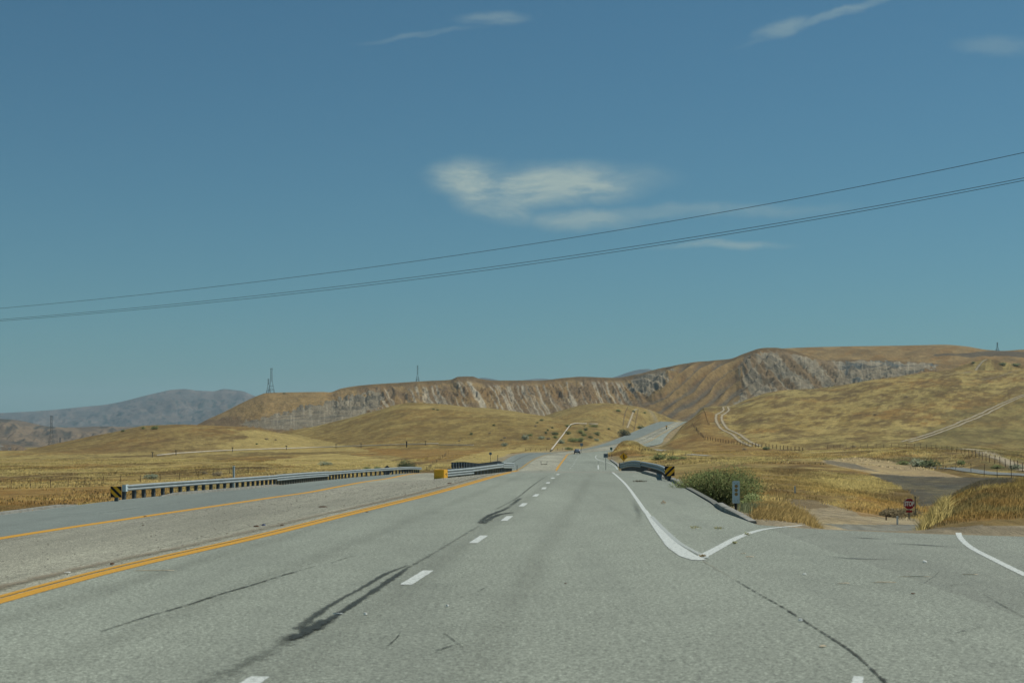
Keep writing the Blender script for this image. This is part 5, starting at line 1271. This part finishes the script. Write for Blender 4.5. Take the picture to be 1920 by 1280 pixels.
# ------------------------------------------------------------------ camera
cam = bpy.data.cameras.new('camera'); co = bpy.data.objects.new('camera', cam); COL.objects.link(co); sc.camera = co
co.location = (0, 0, H); co.rotation_euler = (math.pi/2, 0, 0); cam.sensor_width = 36; cam.lens = F/1920*36
cam.shift_y = (V0 - 640)/1920; cam.clip_end = 40000; cam.clip_start = .1
cam.dof.use_dof = True; cam.dof.focus_distance = 90; cam.dof.aperture_fstop = 3.2

# ------------------------------------------------------------------ light
EL, AZ = math.radians(58), math.radians(68)
sd = Vector((math.cos(EL)*math.sin(AZ), math.cos(EL)*math.cos(AZ), math.sin(EL)))
sun = bpy.data.lights.new('sun', 'SUN'); sun.energy = 4.1; sun.angle = math.radians(.53); sun.color = (1, .945, .86)
so = bpy.data.objects.new('sun', sun); COL.objects.link(so); so.rotation_euler = sd.to_track_quat('Z', 'Y').to_euler(); so.location = (40, 20, 80)
wd = bpy.data.worlds.new('World'); sc.world = wd; wd.use_nodes = True; nt = wd.node_tree; bg = nt.nodes['Background']
sky = N(nt, 'ShaderNodeTexSky', sky_type='NISHITA'); sky.sun_disc = False; sky.sun_elevation = EL; sky.sun_rotation = AZ
sky.air_density = 1.0; sky.dust_density = .7; sky.ozone_density = 1.6; sky.altitude = 200
tc = N(nt, 'ShaderNodeTexCoord'); sx = N(nt, 'ShaderNodeSeparateXYZ'); nt.links.new(tc.outputs['Generated'], sx.inputs[0])
yy = math_(nt, 'MAXIMUM', sx.outputs[1], .05); uu = math_(nt, 'DIVIDE', sx.outputs[0], yy); vv = math_(nt, 'DIVIDE', sx.outputs[2], yy)
cv = N(nt, 'ShaderNodeCombineXYZ'); nt.links.new(uu, cv.inputs[0]); nt.links.new(vv, cv.inputs[1])
w1 = N(nt, 'ShaderNodeTexNoise', _Scale=9., _Detail=5., _Roughness=.6); nt.links.new(cv.outputs[0], w1.inputs['Vector'])
ws = N(nt, 'ShaderNodeVectorMath', operation='SUBTRACT'); nt.links.new(w1.outputs['Color'], ws.inputs[0]); ws.inputs[1].default_value = (.5,.5,.5)
wm = N(nt, 'ShaderNodeVectorMath', operation='MULTIPLY'); nt.links.new(ws.outputs[0], wm.inputs[0]); wm.inputs[1].default_value = (.055,.022,0)
wa_ = N(nt, 'ShaderNodeVectorMath', operation='ADD'); nt.links.new(cv.outputs[0], wa_.inputs[0]); nt.links.new(wm.outputs[0], wa_.inputs[1])
clouds = [(885,335,85,38,-2,1),(1045,345,165,38,3,1),(925,376,90,34,-14,.8),(1095,410,85,22,0,.62),(1290,396,300,14,1,.28),(1345,463,120,8,1,.5),
          (925,37,62,15,2,.33),(800,66,105,6,6,.18),(1470,49,52,14,12,.42),(1580,22,165,8,17,.34),(1875,92,80,20,0,.2),(700,745,900,40,0,.10)]
tot = None
for u, v, ru, rv, rot, k in clouds:
    a_ = N(nt, 'ShaderNodeVectorMath', operation='SUBTRACT'); nt.links.new(wa_.outputs[0], a_.inputs[0]); a_.inputs[1].default_value = ((u-960)/F, (V0-v)/F, 0)
    rt = N(nt, 'ShaderNodeVectorRotate', rotation_type='Z_AXIS'); rt.inputs['Angle'].default_value = -math.radians(rot); nt.links.new(a_.outputs[0], rt.inputs['Vector'])
    s_ = N(nt, 'ShaderNodeVectorMath', operation='MULTIPLY'); nt.links.new(rt.outputs[0], s_.inputs[0]); s_.inputs[1].default_value = (F/ru/1.22, F/rv/1.22, 0)
    l_ = N(nt, 'ShaderNodeVectorMath', operation='LENGTH'); nt.links.new(s_.outputs[0], l_.inputs[0])
    m_ = rng(nt, l_.outputs['Value'], 1.15, .25, 0, k, True)
    tot = m_ if tot is None else math_(nt, 'MAXIMUM', tot, m_)
mp = N(nt, 'ShaderNodeMapping'); mp.inputs['Scale'].default_value = (1, 3.6, 1); mp.inputs['Rotation'].default_value = (0,0,math.radians(-6)); nt.links.new(wa_.outputs[0], mp.inputs[0])
n2 = N(nt, 'ShaderNodeTexNoise', _Scale=22., _Detail=7., _Roughness=.62, _Distortion=.6); nt.links.new(mp.outputs[0], n2.inputs['Vector'])
n3 = N(nt, 'ShaderNodeTexNoise', _Scale=70., _Detail=5., _Roughness=.6); nt.links.new(mp.outputs[0], n3.inputs['Vector'])
cl = math_(nt, 'MULTIPLY', tot, math_(nt, 'MULTIPLY', rng(nt, n2.outputs['Fac'], .30, .62, .38, 1.0, True), rng(nt, n3.outputs['Fac'], .3, .7, .8, 1.1)))
cl = math_(nt, 'MULTIPLY', cl, math_(nt, 'GREATER_THAN', sx.outputs[1], .2))
skc = mix(nt, 1.0, sky.outputs[0], (.36, .70, .765), 'MULTIPLY')
skc = mix(nt, cl, skc, (4.9, 6.2, 5.9))
nt.links.new(skc, bg.inputs['Color']); bg.inputs['Strength'].default_value = .072

# haze
hm = bpy.data.materials.new('haze_air'); hm.use_nodes = True; hn = hm.node_tree; hn.nodes.clear()
vo = N(hn, 'ShaderNodeVolumePrincipled'); vo.inputs['Color'].default_value = (.62, .88, 1, 1); vo.inputs['Density'].default_value = 6.0e-5; vo.inputs['Anisotropy'].default_value = 0.0
ou = N(hn, 'ShaderNodeOutputMaterial'); hn.links.new(vo.outputs[0], ou.inputs['Volume'])
o = MB().box((0, 7250, 280), (34000, 19500, 590)).build('haze', hm); tag(o, kind='stuff')

sc.view_settings.view_transform = 'Standard'; sc.view_settings.look = 'None'; sc.view_settings.gamma = 1; sc.view_settings.exposure = 0
sc.render.engine = 'CYCLES'; sc.cycles.volume_bounces = 0; sc.cycles.max_bounces = 5; sc.cycles.transparent_max_bounces = 12
